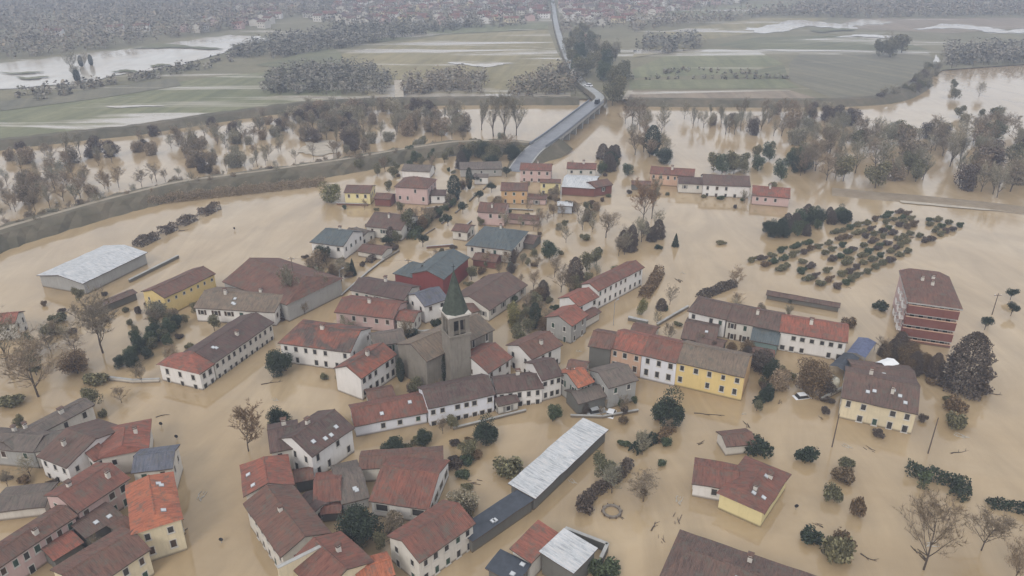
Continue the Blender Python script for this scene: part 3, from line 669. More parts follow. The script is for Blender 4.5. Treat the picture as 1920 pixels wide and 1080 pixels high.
# ---- yard buildings that close the courtyards
for lab, a, b, h, r, rf_, wl in [
  ('low brown shed joining the orange corner house to the white gabled house', (552, 906), (590, 898), 2.6, (570, 884), 'brown', 'dark'),
  ('narrow dark lean-to along the yard side of the street row', (560, 934), (590, 960), 2.6, (588, 934), 'dark', 'offwhite'),
  ('small red brown shed in front of the half collapsed shed', (600, 965), (640, 962), 2.0, (620, 948), 'redbrown', 'dark'),
  ('brown roofed link between the red hipped house and the white two storey house', (176, 866), (206, 850), 4.2, (178, 832), 'redbrown', 'white'),
  ('brown roofed link between the grey farmhouse and the white two storey house', (60, 848), (118, 838), 4.0, (84, 818), 'grey', 'offwhite'),
  ('low tan roofed shed filling the yard behind the cream row house', (226, 1012), (262, 992), 3.2, (236, 978), 'brown', 'dark'),
  ('low brown shed between the gable fronted house and the low reddish wing', (690, 752), (742, 742), 2.4, (714, 730), 'brown', 'offwhite'),
  ('dark red shed between the church and the dark red leaning house', (880, 690), (912, 676), 3.0, (890, 664), 'redbrown', 'stone'),
  ('grey yard shed behind the peach walled house', (1180, 622), (1226, 632), 2.6, (1205, 610), 'brown', 'offwhite'),
  ('brown yard shed behind the yellow house', (1300, 650), (1352, 662), 2.4, (1330, 636), 'purple', 'dark'),
  ('pink walled yard shed right of the yellow house', (1404, 668), (1452, 676), 2.2, (1430, 656), 'brown', 'pink'),
  ('brown shed on the church side of the long brown roofed house', (868, 592), (900, 582), 3.0, (880, 570), 'brown', 'white'),
  ('red roofed small house on the street above the faded red roof', (740, 600), (776, 604), 3.6, (760, 584), 'redbrown', 'offwhite'),
  ('brown roofed shed beside the teal roofed barns', (884, 486), (930, 492), 2.4, (908, 476), 'brown', 'brick'),
  ('grey roofed long shed beside the upper street', (640, 440), (676, 448), 2.6, (660, 428), 'grey', 'offwhite'),
  ('small brown roofed house between the grey green hipped house and the street', (846, 432), (876, 436), 3.2, (862, 420), 'brown', 'offwhite'),
  ('low brown shed behind the orange walled house', (988, 372), (1024, 374), 2.4, (1006, 364), 'brown', 'pink'),
  ('pink low shed off the upper street', (950, 410), (1010, 414), 2.0, (980, 402), 'brown', 'pink'),
  ('small grey roofed house left of the pink house by the levee', (700, 372), (732, 374), 3.0, (716, 362), 'brown', 'brick'),
  ('white walled cottage with dark roof on the left of the upper street', (806, 366), (836, 366), 3.4, (820, 356), 'dark', 'white')]:
    H('shed', lab, 'shed', a, b, h, Rp=r, roof=rf_, wall=wl, s=.32, cols=1 if wl in ('white', 'offwhite', 'pink') else 0, rows=1, chim=0)
# ---------------------------------------------------------------- church and bell tower
church = H('church', 'stone church nave with tan tiled roof beside the bell tower', 'church', (800, 678), (928, 618), 7.4, Rp=(793, 634), roof='tan', wall='stone', s=.42, cols=5, rows=1, ww=.9, wh=2.0, ends=False, chim=0, hip=(.0, 0), wk=0, go=.25)
def tower():
    t = bpy.data.objects.new('bell_tower', None); COL.objects.link(t); p = U((858, 716)); t.location = p
    t.rotation_euler = (0, 0, R_(27)); tag(t, 'tall square stone bell tower with green copper spire', 'tower')
    w = 2.35; hs = 17.2
    m = MB(); n = 10
    prof = [(-2, w+.12), (1.2, w+.12), (1.25, w), (12.2, w-.1), (12.25, w+.12), (12.7, w+.12), (12.75, w-.12)]
    def ring(z, r): return [(-r, -r, z), (r, -r, z), (r, r, z), (-r, r, z)]
    for (z0, r0), (z1, r1) in zip(prof[:-1], prof[1:]):
        a, b = ring(z0, r0), ring(z1, r1)
        for k in range(4): m.poly([a[k], a[(k+1) % 4], b[(k+1) % 4], b[k]])
    m.build('shaft', [WALL['stone']], t)
    # belfry: corner piers, central mullions, lintel
    m = MB(); r = w-.12
    for sx in (-1, 1):
        for sy in (-1, 1):
            m.box(min(sx*r, sx*(r-.95)), max(sx*r, sx*(r-.95)), min(sy*r, sy*(r-.95)), max(sy*r, sy*(r-.95)), 12.7, 16.0)
    m.box(-r, r, -r, r, 16.0, hs-.25)
    m.box(-r+.5, r-.5, -r+.5, r-.5, 12.7, 13.3)
    m.build('belfry', [WALL['stone']], t)
    for k in range(4):
        q = MB(); q.box(-.14, .14, -r+.02, -r+.3, 12.7, 16.0); q.build('mullion', [WALL['stone']], t, rz=k*math.pi/2)
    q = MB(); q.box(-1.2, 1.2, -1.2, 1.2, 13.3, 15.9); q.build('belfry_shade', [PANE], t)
    q = MB(); q.box(-w-.2, w+.2, -w-.2, w+.2, hs-.25, hs+.15); q.build('cornice', [WALL['offwhite']], t)
    cop = plain_mat('copper_green', (.058, .068, .052), .85, .4, 1.2)
    q = MB(); levels = [(hs+.15, w+.15), (hs+1.0, w-.05), (hs+4.6, 1.25), (hs+9.2, .06)]
    for (z0, r0), (z1, r1) in zip(levels[:-1], levels[1:]):
        N = 8
        def oc(r, z, k):
            a = 2*math.pi*(k+.5)/N; f = 1.0/max(abs(math.cos(a)), abs(math.sin(a))) if z < hs+.5 else 1.08
            return (r*f*math.cos(a), r*f*math.sin(a), z)
        for k in range(N): q.poly([oc(r0, z0, k), oc(r0, z0, k+1), oc(r1, z1, k+1), oc(r1, z1, k)])
    sp_ = q.build('spire', [cop], t)
    q = MB(); q.tube((0, 0, hs+9.1), (0, 0, hs+10.5), .06, .05, 5); q.box(-.4, .4, -.05, .05, hs+9.9, hs+10.02); q.build('cross', [DARK], sp_)
    return t
tower()

# ---------------------------------------------------------------- apartment block
def apartments():
    P1, P2, he = (1702, 566), (1806, 580), 10.4
    a, b = U(P1, he), U(P2, he); d = (b-a).normalized(); n = Vector((-d.y, d.x, 0)); L = (b-a).length; D = (U((1728, 506), he)-a).dot(n)
    c = (a+b)/2 + n*D/2
    E = bpy.data.objects.new('apartment_block', None); COL.objects.link(E); E.location = (c.x, c.y, 0); E.rotation_euler = (0, 0, math.atan2(d.y, d.x))
    tag(E, 'three storey red brick apartment block with stacked balconies on the right', 'building')
    hx, hy = L/2, D/2
    m = MB(); m.box(-hx+.7, hx-.7, -hy+1.9, hy-.7, -1.5, he-.1); m.build('wall', [WALL['pink']], E)
    m = MB()
    z = he; k = 2.6
    top = [(-hx+k, -hy+k+1.5, z+1.1), (hx-k, -hy+k+1.5, z+1.1), (hx-k, hy-k, z+1.1), (-hx+k, hy-k, z+1.1)]
    o8 = [(-hx, -hy, z), (hx, -hy, z), (hx, hy-2.2, z), (hx-2.4, hy, z), (-hx+2.4, hy, z), (-hx, hy-2.2, z)]
    m.poly(top); m.poly([o8[0], o8[1], top[1], top[0]]); m.poly([o8[1], o8[2], top[2], top[1]]); m.poly([o8[2], o8[3], top[2]])
    m.poly([o8[3], o8[4], top[3], top[2]]); m.poly([o8[4], o8[5], top[3]]); m.poly([o8[5], o8[0], top[0], top[3]])
    for i in range(6):
        p, q = o8[i], o8[(i+1) % 6]; m.poly([(p[0], p[1], z-.35), (q[0], q[1], z-.35), q, p], 1)
    m.poly([(p[0], p[1], z-.35) for p in reversed(o8)], 1)
    rf = m.build('roof', [ROOF['brown'], CONC], E)
    for x, y in ((-1.5, 1), (1.0, 2.4), (.4, -1.2)): ob('chimney', CHIM, rf, (x, y, z+1.1))
    for i in range(4):
        zb = he-2.9-2.95*i
        if zb < -2.2: break
        m = MB(); m.box(-hx+.4, hx-.4, -hy+.15, -hy+1.9, zb-.18, zb); slab = m.build('balcony', [CONC], E)
        m = MB(); m.box(-hx+.4, hx-.4, -hy+.15, -hy+.33, zb, zb+2.05); m.box(-hx+.4, -hx+.58, -hy+.33, -hy+1.9, zb, zb+2.05); m.box(hx-.58, hx-.4, -hy+.33, -hy+1.9, zb, zb+2.05)
        m.build('balcony_front', [WALL['brick']], slab)
        m = MB(); m.box(-hx+.35, hx-.35, -hy+.1, -hy+.38, zb+2.05, zb+2.2); m.build('coping', [WALL['peach']], slab)
        for j in range(5):
            window(E, -hx+1.9+j*(L-3.8)/4, -hy+1.9, zb+1.35, 0, 1.2, 1.9, 0)
        for j in range(4):
            window(E, -hx+.7, -hy+4+j*3.0, zb+1.6, -math.pi/2, 1.1, 1.4, 0)
            if j < 3:
                m = MB(); m.box(-hx-.35, -hx+.7, -hy+3+j*4, -hy+5+j*4, zb-.15, zb); m.box(-hx-.35, -hx-.22, -hy+3+j*4, -hy+5+j*4, zb, zb+1.0); m.build('side_balcony', [WALL['white']], E)
apartments()

# ================================================================ VEGETATION
def leaf_quad(m, c, r, rnd, up=.0):
    a = Vector((rnd.gauss(0, 1), rnd.gauss(0, 1), rnd.gauss(0, 1)+up)).normalized(); x = a.orthogonal().normalized(); y = a.cross(x)
    t = rnd.uniform(0, 6.28); x, y = x*math.cos(t)+y*math.sin(t), y*math.cos(t)-x*math.sin(t)
    x *= r*rnd.uniform(.6, 1.2); y *= r*rnd.uniform(.5, 1.0); c = Vector(c)
    m.poly([c-x-y*.4, c+x*.2-y, c+x+y*.3, c-x*.3+y])
def bare_tree(seed, h=10., spread=.42, up=.35, twigs=1100, tw=.035, trunk=.22):
    rnd = random.Random(seed); T = MB(); C = MB(); tips = []
    def branch(p, d, ln, r, lev):
        segs = 4 if lev == 0 else 3 if lev == 1 else 2
        for k in range(segs):
            q = p + d*ln/segs; ra, rb = r*(1-.7*k/segs), r*(1-.7*(k+1)/segs)
            (T if lev < 2 else C).tube(p, q, ra, rb, 6 if lev == 0 else 4 if lev == 1 else 3)
            if lev >= 1: tips.append((q, d, ln))
            if lev < 3:
                for j in range(2 if lev else 3):
                    a = rnd.uniform(0, 6.28); nd = (d*rnd.uniform(.45, .9) + Vector((math.cos(a), math.sin(a), 0))*spread*rnd.uniform(1.1, 2.0) + Vector((0, 0, up*.3))).normalized()
                    branch(q, nd, ln*(rnd.uniform(.5, .68)-.06*k if lev == 0 else rnd.uniform(.42, .6)), rb*.6+.004*h/10, lev+1)
            d = (d + Vector((rnd.uniform(-.15, .15), rnd.uniform(-.15, .15), up*.22 if lev else 0))).normalized(); p = q
    T.tube((0, 0, -2), (0, 0, .2), h*trunk*.085, h*trunk*.08, 6)
    branch(Vector((0, 0, .2)), Vector((rnd.uniform(-.05, .05), rnd.uniform(-.05, .05), 1)).normalized(), h*.72, h*trunk*.08, 0)
    for k in range(twigs):
        q, d, ln = rnd.choice(tips)
        v = (d*.7 + Vector((rnd.gauss(0, .6), rnd.gauss(0, .6), rnd.gauss(.2, .4)))).normalized()*rnd.uniform(.05, .12)*h
        s_ = v.orthogonal().normalized()*tw*rnd.uniform(.6, 1.3)*h/10; o_ = q + d*rnd.uniform(-.4, .1)*ln*.4
        C.poly([o_-s_, o_+s_, o_+v])
    return T, C
def leaf_tree(seed, h=8., w=6., n=1500, leaf=.3, low=.15, lumps=11, trunk=.2):
    rnd = random.Random(seed); T = MB(); C = MB()
    T.tube((0, 0, -2), (0, 0, h*.55), trunk, trunk*.5, 6)
    cen = []
    for k in range(lumps):
        a = rnd.uniform(0, 6.28); z = rnd.uniform(low+.12, .84); rr = w/2*math.sqrt(max(.06, 1-((z-.5)/.52)**2))*rnd.uniform(.25, .68)
        cen.append((Vector((rr*math.cos(a), rr*math.sin(a), z*h)), w*rnd.uniform(.18, .30)))
        T.tube((0, 0, h*rnd.uniform(.2, .45)), cen[-1][0], trunk*.4, trunk*.12, 4)
    cen.append((Vector((0, 0, h*.55)), w*.34))
    for k in range(n):
        c, r = rnd.choice(cen); v = Vector((rnd.gauss(0, 1), rnd.gauss(0, 1), rnd.gauss(0, 1))).normalized()*r*rnd.uniform(.55, 1.05)
        p = c + v
        if p.z < low*h*.6: p.z = low*h*.6 + rnd.uniform(0, .3)
        leaf_quad(C, p, leaf, rnd, .5)
    return T, C
def conifer(seed, h=10., w=4., n=3000, leaf=.22, col=False):
    rnd = random.Random(seed); T = MB(); C = MB(); T.tube((0, 0, -2), (0, 0, h*.95), .22, .04, 6)
    for k in range(n):
        z = rnd.random()**(1.35 if not col else 1.0); a = rnd.uniform(0, 6.28)
        rr = w/2*((1-z)**.8 if not col else math.sqrt(max(.02, 1-z**1.9)) if col == 'dome' else math.sqrt(max(.02, 1-(2*z-1)**2*.95)))*(.85+.1*math.sin(a*5+z*22)+.06*math.sin(a*3-z*31))*rnd.uniform(.6, 1.02)
        leaf_quad(C, (rr*math.cos(a), rr*math.sin(a), .25+z*h*.97), leaf*(1.1-.5*z), rnd, .3)
    return T, C
def bush(seed, w=3., h=1.8, n=1300, leaf=.14):
    rnd = random.Random(seed); C = MB()
    for k in range(5): C.tube((0, 0, -1.5), (rnd.uniform(-.3, .3)*w, rnd.uniform(-.3, .3)*w, h*.7), .05, .02, 3)
    L_ = [(Vector((rnd.uniform(-.3, .3)*w, rnd.uniform(-.3, .3)*w, h*rnd.uniform(.3, .62))), rnd.uniform(.18, .3)*w) for _ in range(6)]
    for k in range(n):
        c, r = rnd.choice(L_); v = Vector((rnd.gauss(0, 1), rnd.gauss(0, 1), rnd.gauss(0, .7))).normalized()*r*rnd.uniform(.5, 1.05); p = c+v; p.z = max(-.1, p.z)
        leaf_quad(C, p, leaf, rnd, .4)
    return C
PROTO = {}
def proto(key, tc, mat, bark=BARK):
    T, C = tc; PROTO[key] = (T.mesh('trunk', [bark]), C.mesh('crown', [mat]))
for k in range(3):
    proto(f'bareB{k}', bare_tree(20+k, 10, .55, .3, 4200, .032), TWIG)
    proto(f'bareG{k}', bare_tree(30+k, 10, .42, .4, 1500, .06), TWIGG)
    proto(f'bareN{k}', bare_tree(35+k, 10, .46, .4, 2200, .05), TWIG)
    proto(f'russet{k}', bare_tree(40+k, 10, .42, .35, 4200, .04), TWIGR)
    proto(f'upright{k}', bare_tree(50+k, 12, .22, .8, 1600, .05), TWIGG)
    proto(f'dark{k}', leaf_tree(60+k, 8, 7.4, 7500, .17, .06, 16), LEAFD)
    proto(f'olive{k}', leaf_tree(70+k, 9, 7.4, 2400, .24), LEAFO)
    proto(f'green{k}', leaf_tree(80+k, 8, 7, 3600, .2), LEAFG)
    proto(f'brown{k}', leaf_tree(90+k, 8, 7.2, 6000, .17, .05, 16), LEAFB)
    proto(f'plum{k}', conifer(95+k, 12, 10.5, 8000, .24, 'dome'), LEAFP)
    proto(f'thicket{k}', leaf_tree(140+k, 6, 6.8, 3200, .2, .0, 16), [TWIG, TWIGG, LEAFP][k]); proto(f'conif{k}', conifer(100+k), LEAFD)
    proto(f'colm{k}', conifer(110+k, 9, 4.6, 4000, .2, True), LEAFD)
    proto(f'ball{k}', leaf_tree(120+k, 4, 2.6, 1600, .11, .4, 9, .09), LEAFD)
    proto(f'willow{k}', leaf_tree(130+k, 9, 9, 3400, .24, .02, 14), LEAFY)
BUSH = {}
for nm, mt in (('D', LEAFD), ('G', LEAFG), ('O', LEAFO), ('B', LEAFB), ('P', LEAFP)):
    for k in range(3): BUSH[nm+str(k)] = bush(200+k, 3, 1.8).mesh('shrub', [mt])
HT = dict(bare=10, russ=10, upri=12, dark=8, oliv=9, gree=8, brow=8, plum=12, coni=10, colm=9, ball=4, will=9, thic=6)
tr = random.Random(99)
def tree(name, label, pix, key, h, cat='tree', group=None, wide=1.0, z=0.0, sub=None):
    if not key[-1].isdigit(): key += str(tr.randrange(3))
    t, c = PROTO[key]; p = U(pix, z); s_ = h/HT[key[:4]]
    E = bpy.data.objects.new(name, None); COL.objects.link(E); E.location = p; E.rotation_euler = (0, 0, tr.uniform(0, 6.28)); E.scale = (s_*wide, s_*wide, s_)
    tag(E, label, cat, group); ob('trunk', t, E); ob('crown', c, E); return E
def shrub(label, pix, key, w, h, group=None, name='shrub', cat='shrub', z=0.0):
    if not key[-1].isdigit(): key += str(tr.randrange(3))
    o = ob(name, BUSH[key], None, U(pix, z), tr.uniform(0, 6.28), (w/3, w/3*tr.uniform(.85, 1.15), h/1.8)); return tag(o, label, cat, group)
def hedge(label, pix, w, h, mat, name='hedge', zig=.3, group=None):
    pts = [U(p) for p in pix]; rnd = random.Random(label); m = MB(); tot = 0
    for a, b in zip(pts[:-1], pts[1:]):
        ln = (b-a).length; d = (b-a).normalized(); n = Vector((-d.y, d.x, 0))
        for k in range(int(ln*(w+2*h)*26)+60):
            t = rnd.random(); hh = h*(.8+.35*math.sin(t*ln*.9+pix[0][0])*rnd.random()); o_ = rnd.uniform(-1, 1); z = rnd.random()
            if rnd.random() < .7:
                if rnd.random() < .5: z = 1
                else: o_ = math.copysign(1, o_)
            q = a + d*(t*ln) + n*(o_*w/2*(1-.25*z)) + Vector((0, 0, z*hh))
            q += Vector((rnd.gauss(0, zig*.3), rnd.gauss(0, zig*.3), rnd.gauss(0, zig*.25))); q.z = max(-.1, q.z); leaf_quad(m, q, .19, rnd, .4)
    return tag(m.build(name, [mat]), label, 'hedge', group)

# ---- single trees one can tell apart
tree('evergreen_tree', 'round dark evergreen tree in front of the patched white house', (527, 700), 'dark0', 6.0, wide=1.25)
tree('evergreen_tree', 'smaller round dark evergreen in the street above the curved row', (527, 803), 'dark1', 4.6, wide=1.1)
tree('evergreen_tree', 'large dark green tree standing alone in front of the yellow house', (1252, 798), 'dark2', 7.2, wide=1.05)
tree('evergreen_tree', 'broad dark evergreen in the yard in front of the wide barn', (682, 1012), 'dark0', 6.4, wide=1.2)
tree('evergreen_tree', 'low dark evergreen behind the white gabled house of the curved row', (735, 856), 'dark1', 3.8, wide=1.4)
tree('evergreen_tree', 'spreading dark tree in the flooded yard below the long white row', (912, 830), 'dark2', 5.0, wide=1.15)
tree('evergreen_tree', 'small dark tree against the pale wall of the low reddish wing', (797, 836), 'dark0', 4.0, wide=.95)
tree('evergreen_tree', 'rounded green bush tree at the head of the white roofed shed', (1036, 790), 'green0', 4.2, wide=1.0)
tree('young_tree', 'small olive tree in the yard next to the broad dark evergreen', (714, 1030), 'olive1', 4.2, wide=.7)
tree('bare_tree', 'brown leafless tree on the street corner by the curved row', (466, 846), 'russet0', 8.2, wide=.85)
tree('bare_tree', 'wide spreading leafless tree in the flooded garden left of the white row house', (193, 662), 'bareB0', 12.5, wide=1.0)
tree('bare_tree', 'leafless tree with dark trunk near the left edge', (72, 744), 'bareN1', 12, wide=1.1)
tree('bare_tree', 'pale leafless tree at the left edge by the red roofed house', (16, 690), 'bareG2', 11, wide=1.4)
tree('brown_tree', 'rounded brown leaved tree between the two leafless garden trees', (146, 700), 'brown0', 5.6, wide=1.25)
tree('copper_tree', 'big plum coloured tree beside the red brick apartment block', (1806, 728), 'plum0', 13.5, wide=.95)
tree('copper_tree', 'smaller plum brown tree left of the big plum coloured one', (1750, 706), 'plum1', 6.0, wide=.8)
tree('brown_tree', 'golden brown leaved tree in front of the white red roofed rear house', (1516, 734), 'brown1', 7.4, wide=1.15)
tree('dark_tree', 'dark tree beside the shade toned end wall of the yellow house', (1440, 720), 'dark1', 6.0, wide=.7)
tree('evergreen_tree', 'dark clipped evergreen at the corner below the shade toned end wall', (1436, 752), 'dark2', 3.6, wide=1.0)
tree('bare_tree', 'tall leafless twin tree at the lower right', (1732, 1068), 'bareB1', 12.5, wide=.75)
tree('bare_tree', 'leafless spreading tree right of the tall twin tree', (1840, 1032), 'bareB2', 8, wide=.85)
tree('bare_tree', 'leafless tree cut off by the lower right corner', (1896, 1104), 'bareB0', 8, wide=.85)
tree('bare_shrub', 'fan shaped leafless shrub near the round garden pool', (1206, 940), 'bareB1', 5.4, 'shrub', wide=1.15)
tree('ball_tree', 'small ball tree in the water right of the apartment block, upper of two', (1894, 562), 'ball0', 3.8, wide=1.3)
tree('ball_tree', 'small ball tree in the water right of the apartment block, lower of two', (1895, 592), 'ball1', 3.8, wide=1.3)
tree('ball_tree', 'lone small ball tree just right of the apartment block', (1846, 618), 'ball2', 3.6, wide=1.4)
tree('evergreen_tree', 'dark bush like tree at the upper street corner by the grey green roof', (606, 490), 'dark0', 5.2, wide=1.2)
tree('conifer', 'small pointed conifer on the edge of the upper street', (662, 516), 'conif0', 5.2, wide=1.2)
for k, (x, y) in enumerate([(726, 464), (793, 463), (840, 424), (868, 401), (898, 378), (922, 361), (893, 345), (950, 332)]):
    tree('ball_tree', 'clipped ball tree in the flooded upper street', (x, y), 'ball', 4.4, group='ball trees along the upper street', wide=1.35)
tree('conifer', 'dark bulky conifer beside the pink house by the levee', (852, 376), 'colm0', 9.5, wide=1.2)
tree('conifer', 'narrow dark conifer right of the bulky one near the levee', (880, 355), 'colm1', 8.5, wide=.7)
tree('brown_tree', 'tall brown green tree on the upper street by the low brown house', (764, 440), 'olive0', 9.0, wide=.8)
tree('willow_tree', 'yellow green willow at the foot of the levee', (622, 380), 'willow0', 8, wide=1.0)
tree('green_tree', 'grey green rounded tree above the red row', (1030, 486), 'green1', 6.4, wide=1.0)
tree('bare_tree', 'dark leafless tree with upright limbs in the middle of the water', (1136, 446), 'bareN0', 8, wide=1.2)
tree('bare_tree', 'tall brown leafless poplar group left of the open water', (1206, 416), 'russet1', 12, wide=.9)
tree('bare_tree', 'tall grey leafless poplar beside the brown one', (1222, 410), 'upright0', 12, wide=.8)
tree('green_tree', 'small cone shaped green tree alone in the water', (1266, 462), 'conif1', 4.4, wide=1.5)
tree('dark_tree', 'dark columnar evergreen in the garden behind the church', (1003, 616), 'colm2', 7.0, wide=1.0)
tree('yellow_tree', 'yellow green tree in the garden behind the church', (962, 612), 'willow1', 6.5, wide=.55)
tree('green_tree', 'olive bushy tree right of the church', (972, 640), 'olive2', 4.4, wide=1.2)
tree('green_tree', 'yellow green small tree on the street right of the red row', (1203, 590), 'willow2', 4.6, wide=.6)
tree('brown_tree', 'reddish brown dome shaped tree in the water near the red row', (1240, 580), 'plum2', 3.2, wide=1.25)
tree('bare_tree', 'small leafless tree at the corner of the hedge above the rear row', (1378, 540), 'bareN1', 5.5, wide=.9)
tree('bare_tree', 'grey leafless tree beside the great barn', (548, 580), 'upright1', 10, wide=1.0)
tree('green_tree', 'olive green tree behind the great barn', (540, 545), 'olive1', 7.5, wide=1.0)
tree('bare_tree', 'purple grey leafless tree by the street near the great barn', (602, 565), 'bareG0', 6.5, wide=1.0)
tree('dark_tree', 'dark tree beside the stone church wall', (752, 716), 'colm0', 6.0, wide=.7)
tree('dark_tree', 'narrow dark tree between church and bell tower', (832, 716), 'colm1', 7.0, wide=.55)
for k, (x, y, h) in enumerate([(1052, 548, 7), (1078, 528, 7.5), (1100, 508, 6.5), (1040, 520, 6), (1070, 560, 6.5), (1018, 560, 5.5), (1118, 498, 6), (1000, 545, 5.5), (1160, 480, 6), (1180, 470, 7)]):
    tree('garden_tree', 'brown grey garden tree crowded behind the red row', (x, y), ['bareN', 'plum', 'olive', 'bareN'][k % 4] , h, group='garden trees behind the red row', wide=.9)
for k, (x, y, h) in enumerate([(225, 690, 3), (245, 678, 3.6), (262, 664, 4), (282, 652, 4.2), (300, 640, 4.4), (318, 626, 4.4), (332, 614, 3.6), (318, 648, 3.2)]):
    tree('garden_evergreen', 'dark green garden evergreen in the line beside the long white row house', (x, y), 'green' if k % 2 else 'dark', h, group='evergreens beside the long white row house', wide=1.0)
for k, (x, y, h) in enumerate([(1670, 668, 4.5), (1690, 690, 5), (1712, 700, 5.5), (1662, 684, 3.5), (1700, 676, 3.5), (1735, 690, 4)]):
    tree('garden_tree', 'brown garden tree behind the broad dark roofed beige house', (x, y), 'brown' if k % 2 else 'plum', h, group='garden trees behind the beige house', wide=.9)
for k, (x, y, h) in enumerate([(700, 470, 3.5), (745, 455, 4), (790, 430, 4.5), (780, 412, 4), (600, 545, 4), (628, 520, 4), (572, 590, 3), (690, 432, 3), (815, 372, 4)]):
    tree('street_garden_tree', 'grey brown garden tree along the upper street', (x, y), ['bareN', 'olive', 'brown'][k % 3], h, group='garden trees along the upper street', wide=1.0)
# ---- shrubs and hedges
S = [('oval brown bush in the water left of the white roofed shed', (954, 888), 'O', 6.2, 3.4), ('dark rounded bush in the open water right of the yellow bungalow', (1506, 862), 'D', 4.2, 3.0), ('low dark oval bush below the yellow bungalow', (1520, 1014), 'D', 4.2, 2.4),
     ('dark green bush behind the yellow bungalow roof', (1418, 850), 'D', 6, 3.6), ('grey shrub, topmost of the straggling garden line on the lower right', (1590, 878), 'O', 3.4, 2.2), ('grey shrub second in the straggling line on the lower right', (1580, 900), 'B', 4.6, 2.6),
     ('thin upright shrub at the left of the straggling line', (1562, 940), 'O', 3.4, 3.2), ('thin upright shrub at the right of the straggling line', (1606, 966), 'B', 3.0, 4.0), ('large grey bush near the bottom edge right of the brown roof', (1566, 1056), 'O', 5.5, 5), ('grey bush behind the large one near the bottom edge', (1580, 1032), 'B', 4.5, 3.5),
     ('dark flat bush at the left edge above the long farmhouse', (20, 758), 'O', 5.4, 2.4), ('olive mound in the garden by the lower left tree', (178, 718), 'O', 5.2, 2.8), ('dark bush in the water above the rear row', (1480, 566), 'D', 3.4, 1.6), ('dark mound in open water left of the apartment block', (1650, 582), 'D', 4.6, 2.4),
     ('brown mound behind the red roof of the rear row', (1592, 612), 'B', 4.0, 2.6), ('brown bush off the upper street in the water', (1096, 450), 'O', 4.0, 2.2), ('small dark bush in the water above the red row', (1122, 472), 'D', 2.6, 1.6), ('small dark bush left of the cone shaped tree', (1234, 466), 'D', 3, 1.2),
     ('grey bush below the cone shaped tree in the open water', (1354, 458), 'O', 3.2, 1.2), ('olive bush in the yard behind the red barn', (918, 500), 'O', 4.0, 3.2), ('red brown bush by the teal roof', (905, 512), 'B', 3, 2), ('bush against the grey green hipped house', (884, 470), 'B', 3.4, 2.6),
     ('bottom edge dark green bush beside the white roofed annex', (1132, 1082), 'G', 5.2, 3.2), ('dark shrub below the long brown garden hedge', (1100, 955), 'P', 4, 3), ('dark shrub in front of the beige house right corner', (1790, 800), 'O', 5, 3.2), ('brown shrub at the foot of the big plum tree', (1788, 770), 'B', 5, 3.4),
     ('dark small bush in the churchyard pool', (818, 612), 'D', 3, 2.2), ('hedge bush at the churchyard gate', (770, 630), 'D', 4, 2.2), ('dark bush near the red roofed house on the left', (110, 604), 'O', 4.5, 2.6), ('grey green bush in the flooded garden on the left', (95, 625), 'O', 6, 2.6)]
for l, p, k, w, h in S: shrub(l, p, k, w, h)
hedge('long dark garden hedge running up from the round pool', [(1094, 948), (1112, 930), (1140, 910), (1168, 888), (1180, 872)], 1.8, 1.9, LEAFP)
hedge('short dark hedge piece above the long garden hedge', [(1186, 850), (1212, 832), (1228, 826)], 2.0, 2.0, LEAFD)
hedge('thin brown scrub line reaching the large dark green tree', [(1228, 830), (1246, 815), (1262, 806)], 1.6, 1.6, LEAFB)
hedge('dark green hedge bent round a corner on the right', [(1698, 886), (1740, 896), (1802, 912), (1806, 930), (1788, 936)], 2.4, 2.2, LEAFD)
hedge('dark green mound of hedge inside the bent one', [(1722, 906), (1742, 914)], 2.6, 2.4, LEAFG)
hedge('low dark hedge cut off at the right edge', [(1852, 948), (1880, 950), (1930, 962)], 2.0, 1.5, LEAFD)
hedge('overgrown brown hedge above the rear row', [(1312, 560), (1340, 548), (1376, 534)], 3.0, 1.8, LEAFP)
hedge('dark red hedge on the street beside the upper red row', [(1206, 560), (1224, 535), (1236, 512)], 3.0, 2.4, LEAFB)
hedge('dark hedge around the great barn corner', [(520, 602), (560, 575), (600, 550), (630, 530)], 3.0, 2.4, LEAFP)
hedge('dark hedge behind the curved yard', [(756, 858), (810, 868), (850, 880), (872, 862)], 1.6, 1.4, LEAFP)
hedge('dark hedge by the low white house right of the yellow end wall', [(1416, 760), (1440, 745), (1452, 705)], 1.6, 1.8, LEAFD)
for k, (a, b) in enumerate([((256, 464), (294, 446)), ((303, 441), (328, 429)), ((338, 424), (364, 412)), ((378, 406), (408, 391))]):
    hedge(['nearest', 'second', 'third', 'farthest'][k] + ' piece of the broken hedge line in the water on the left', [a, b], 3.6, 2.6, LEAFP, group='broken hedge line on the left')
hedge('dark scrub along the foot of the near levee', [(120, 418), (240, 388), (330, 376), (420, 366), (530, 354), (610, 345)], 5, 2.6, TWIG, name='scrub', zig=1.6)
hedge('dark scrub on the left end of the near levee', [(-20, 452), (60, 436), (130, 414)], 5, 3.0, TWIG, name='scrub', zig=1.6)

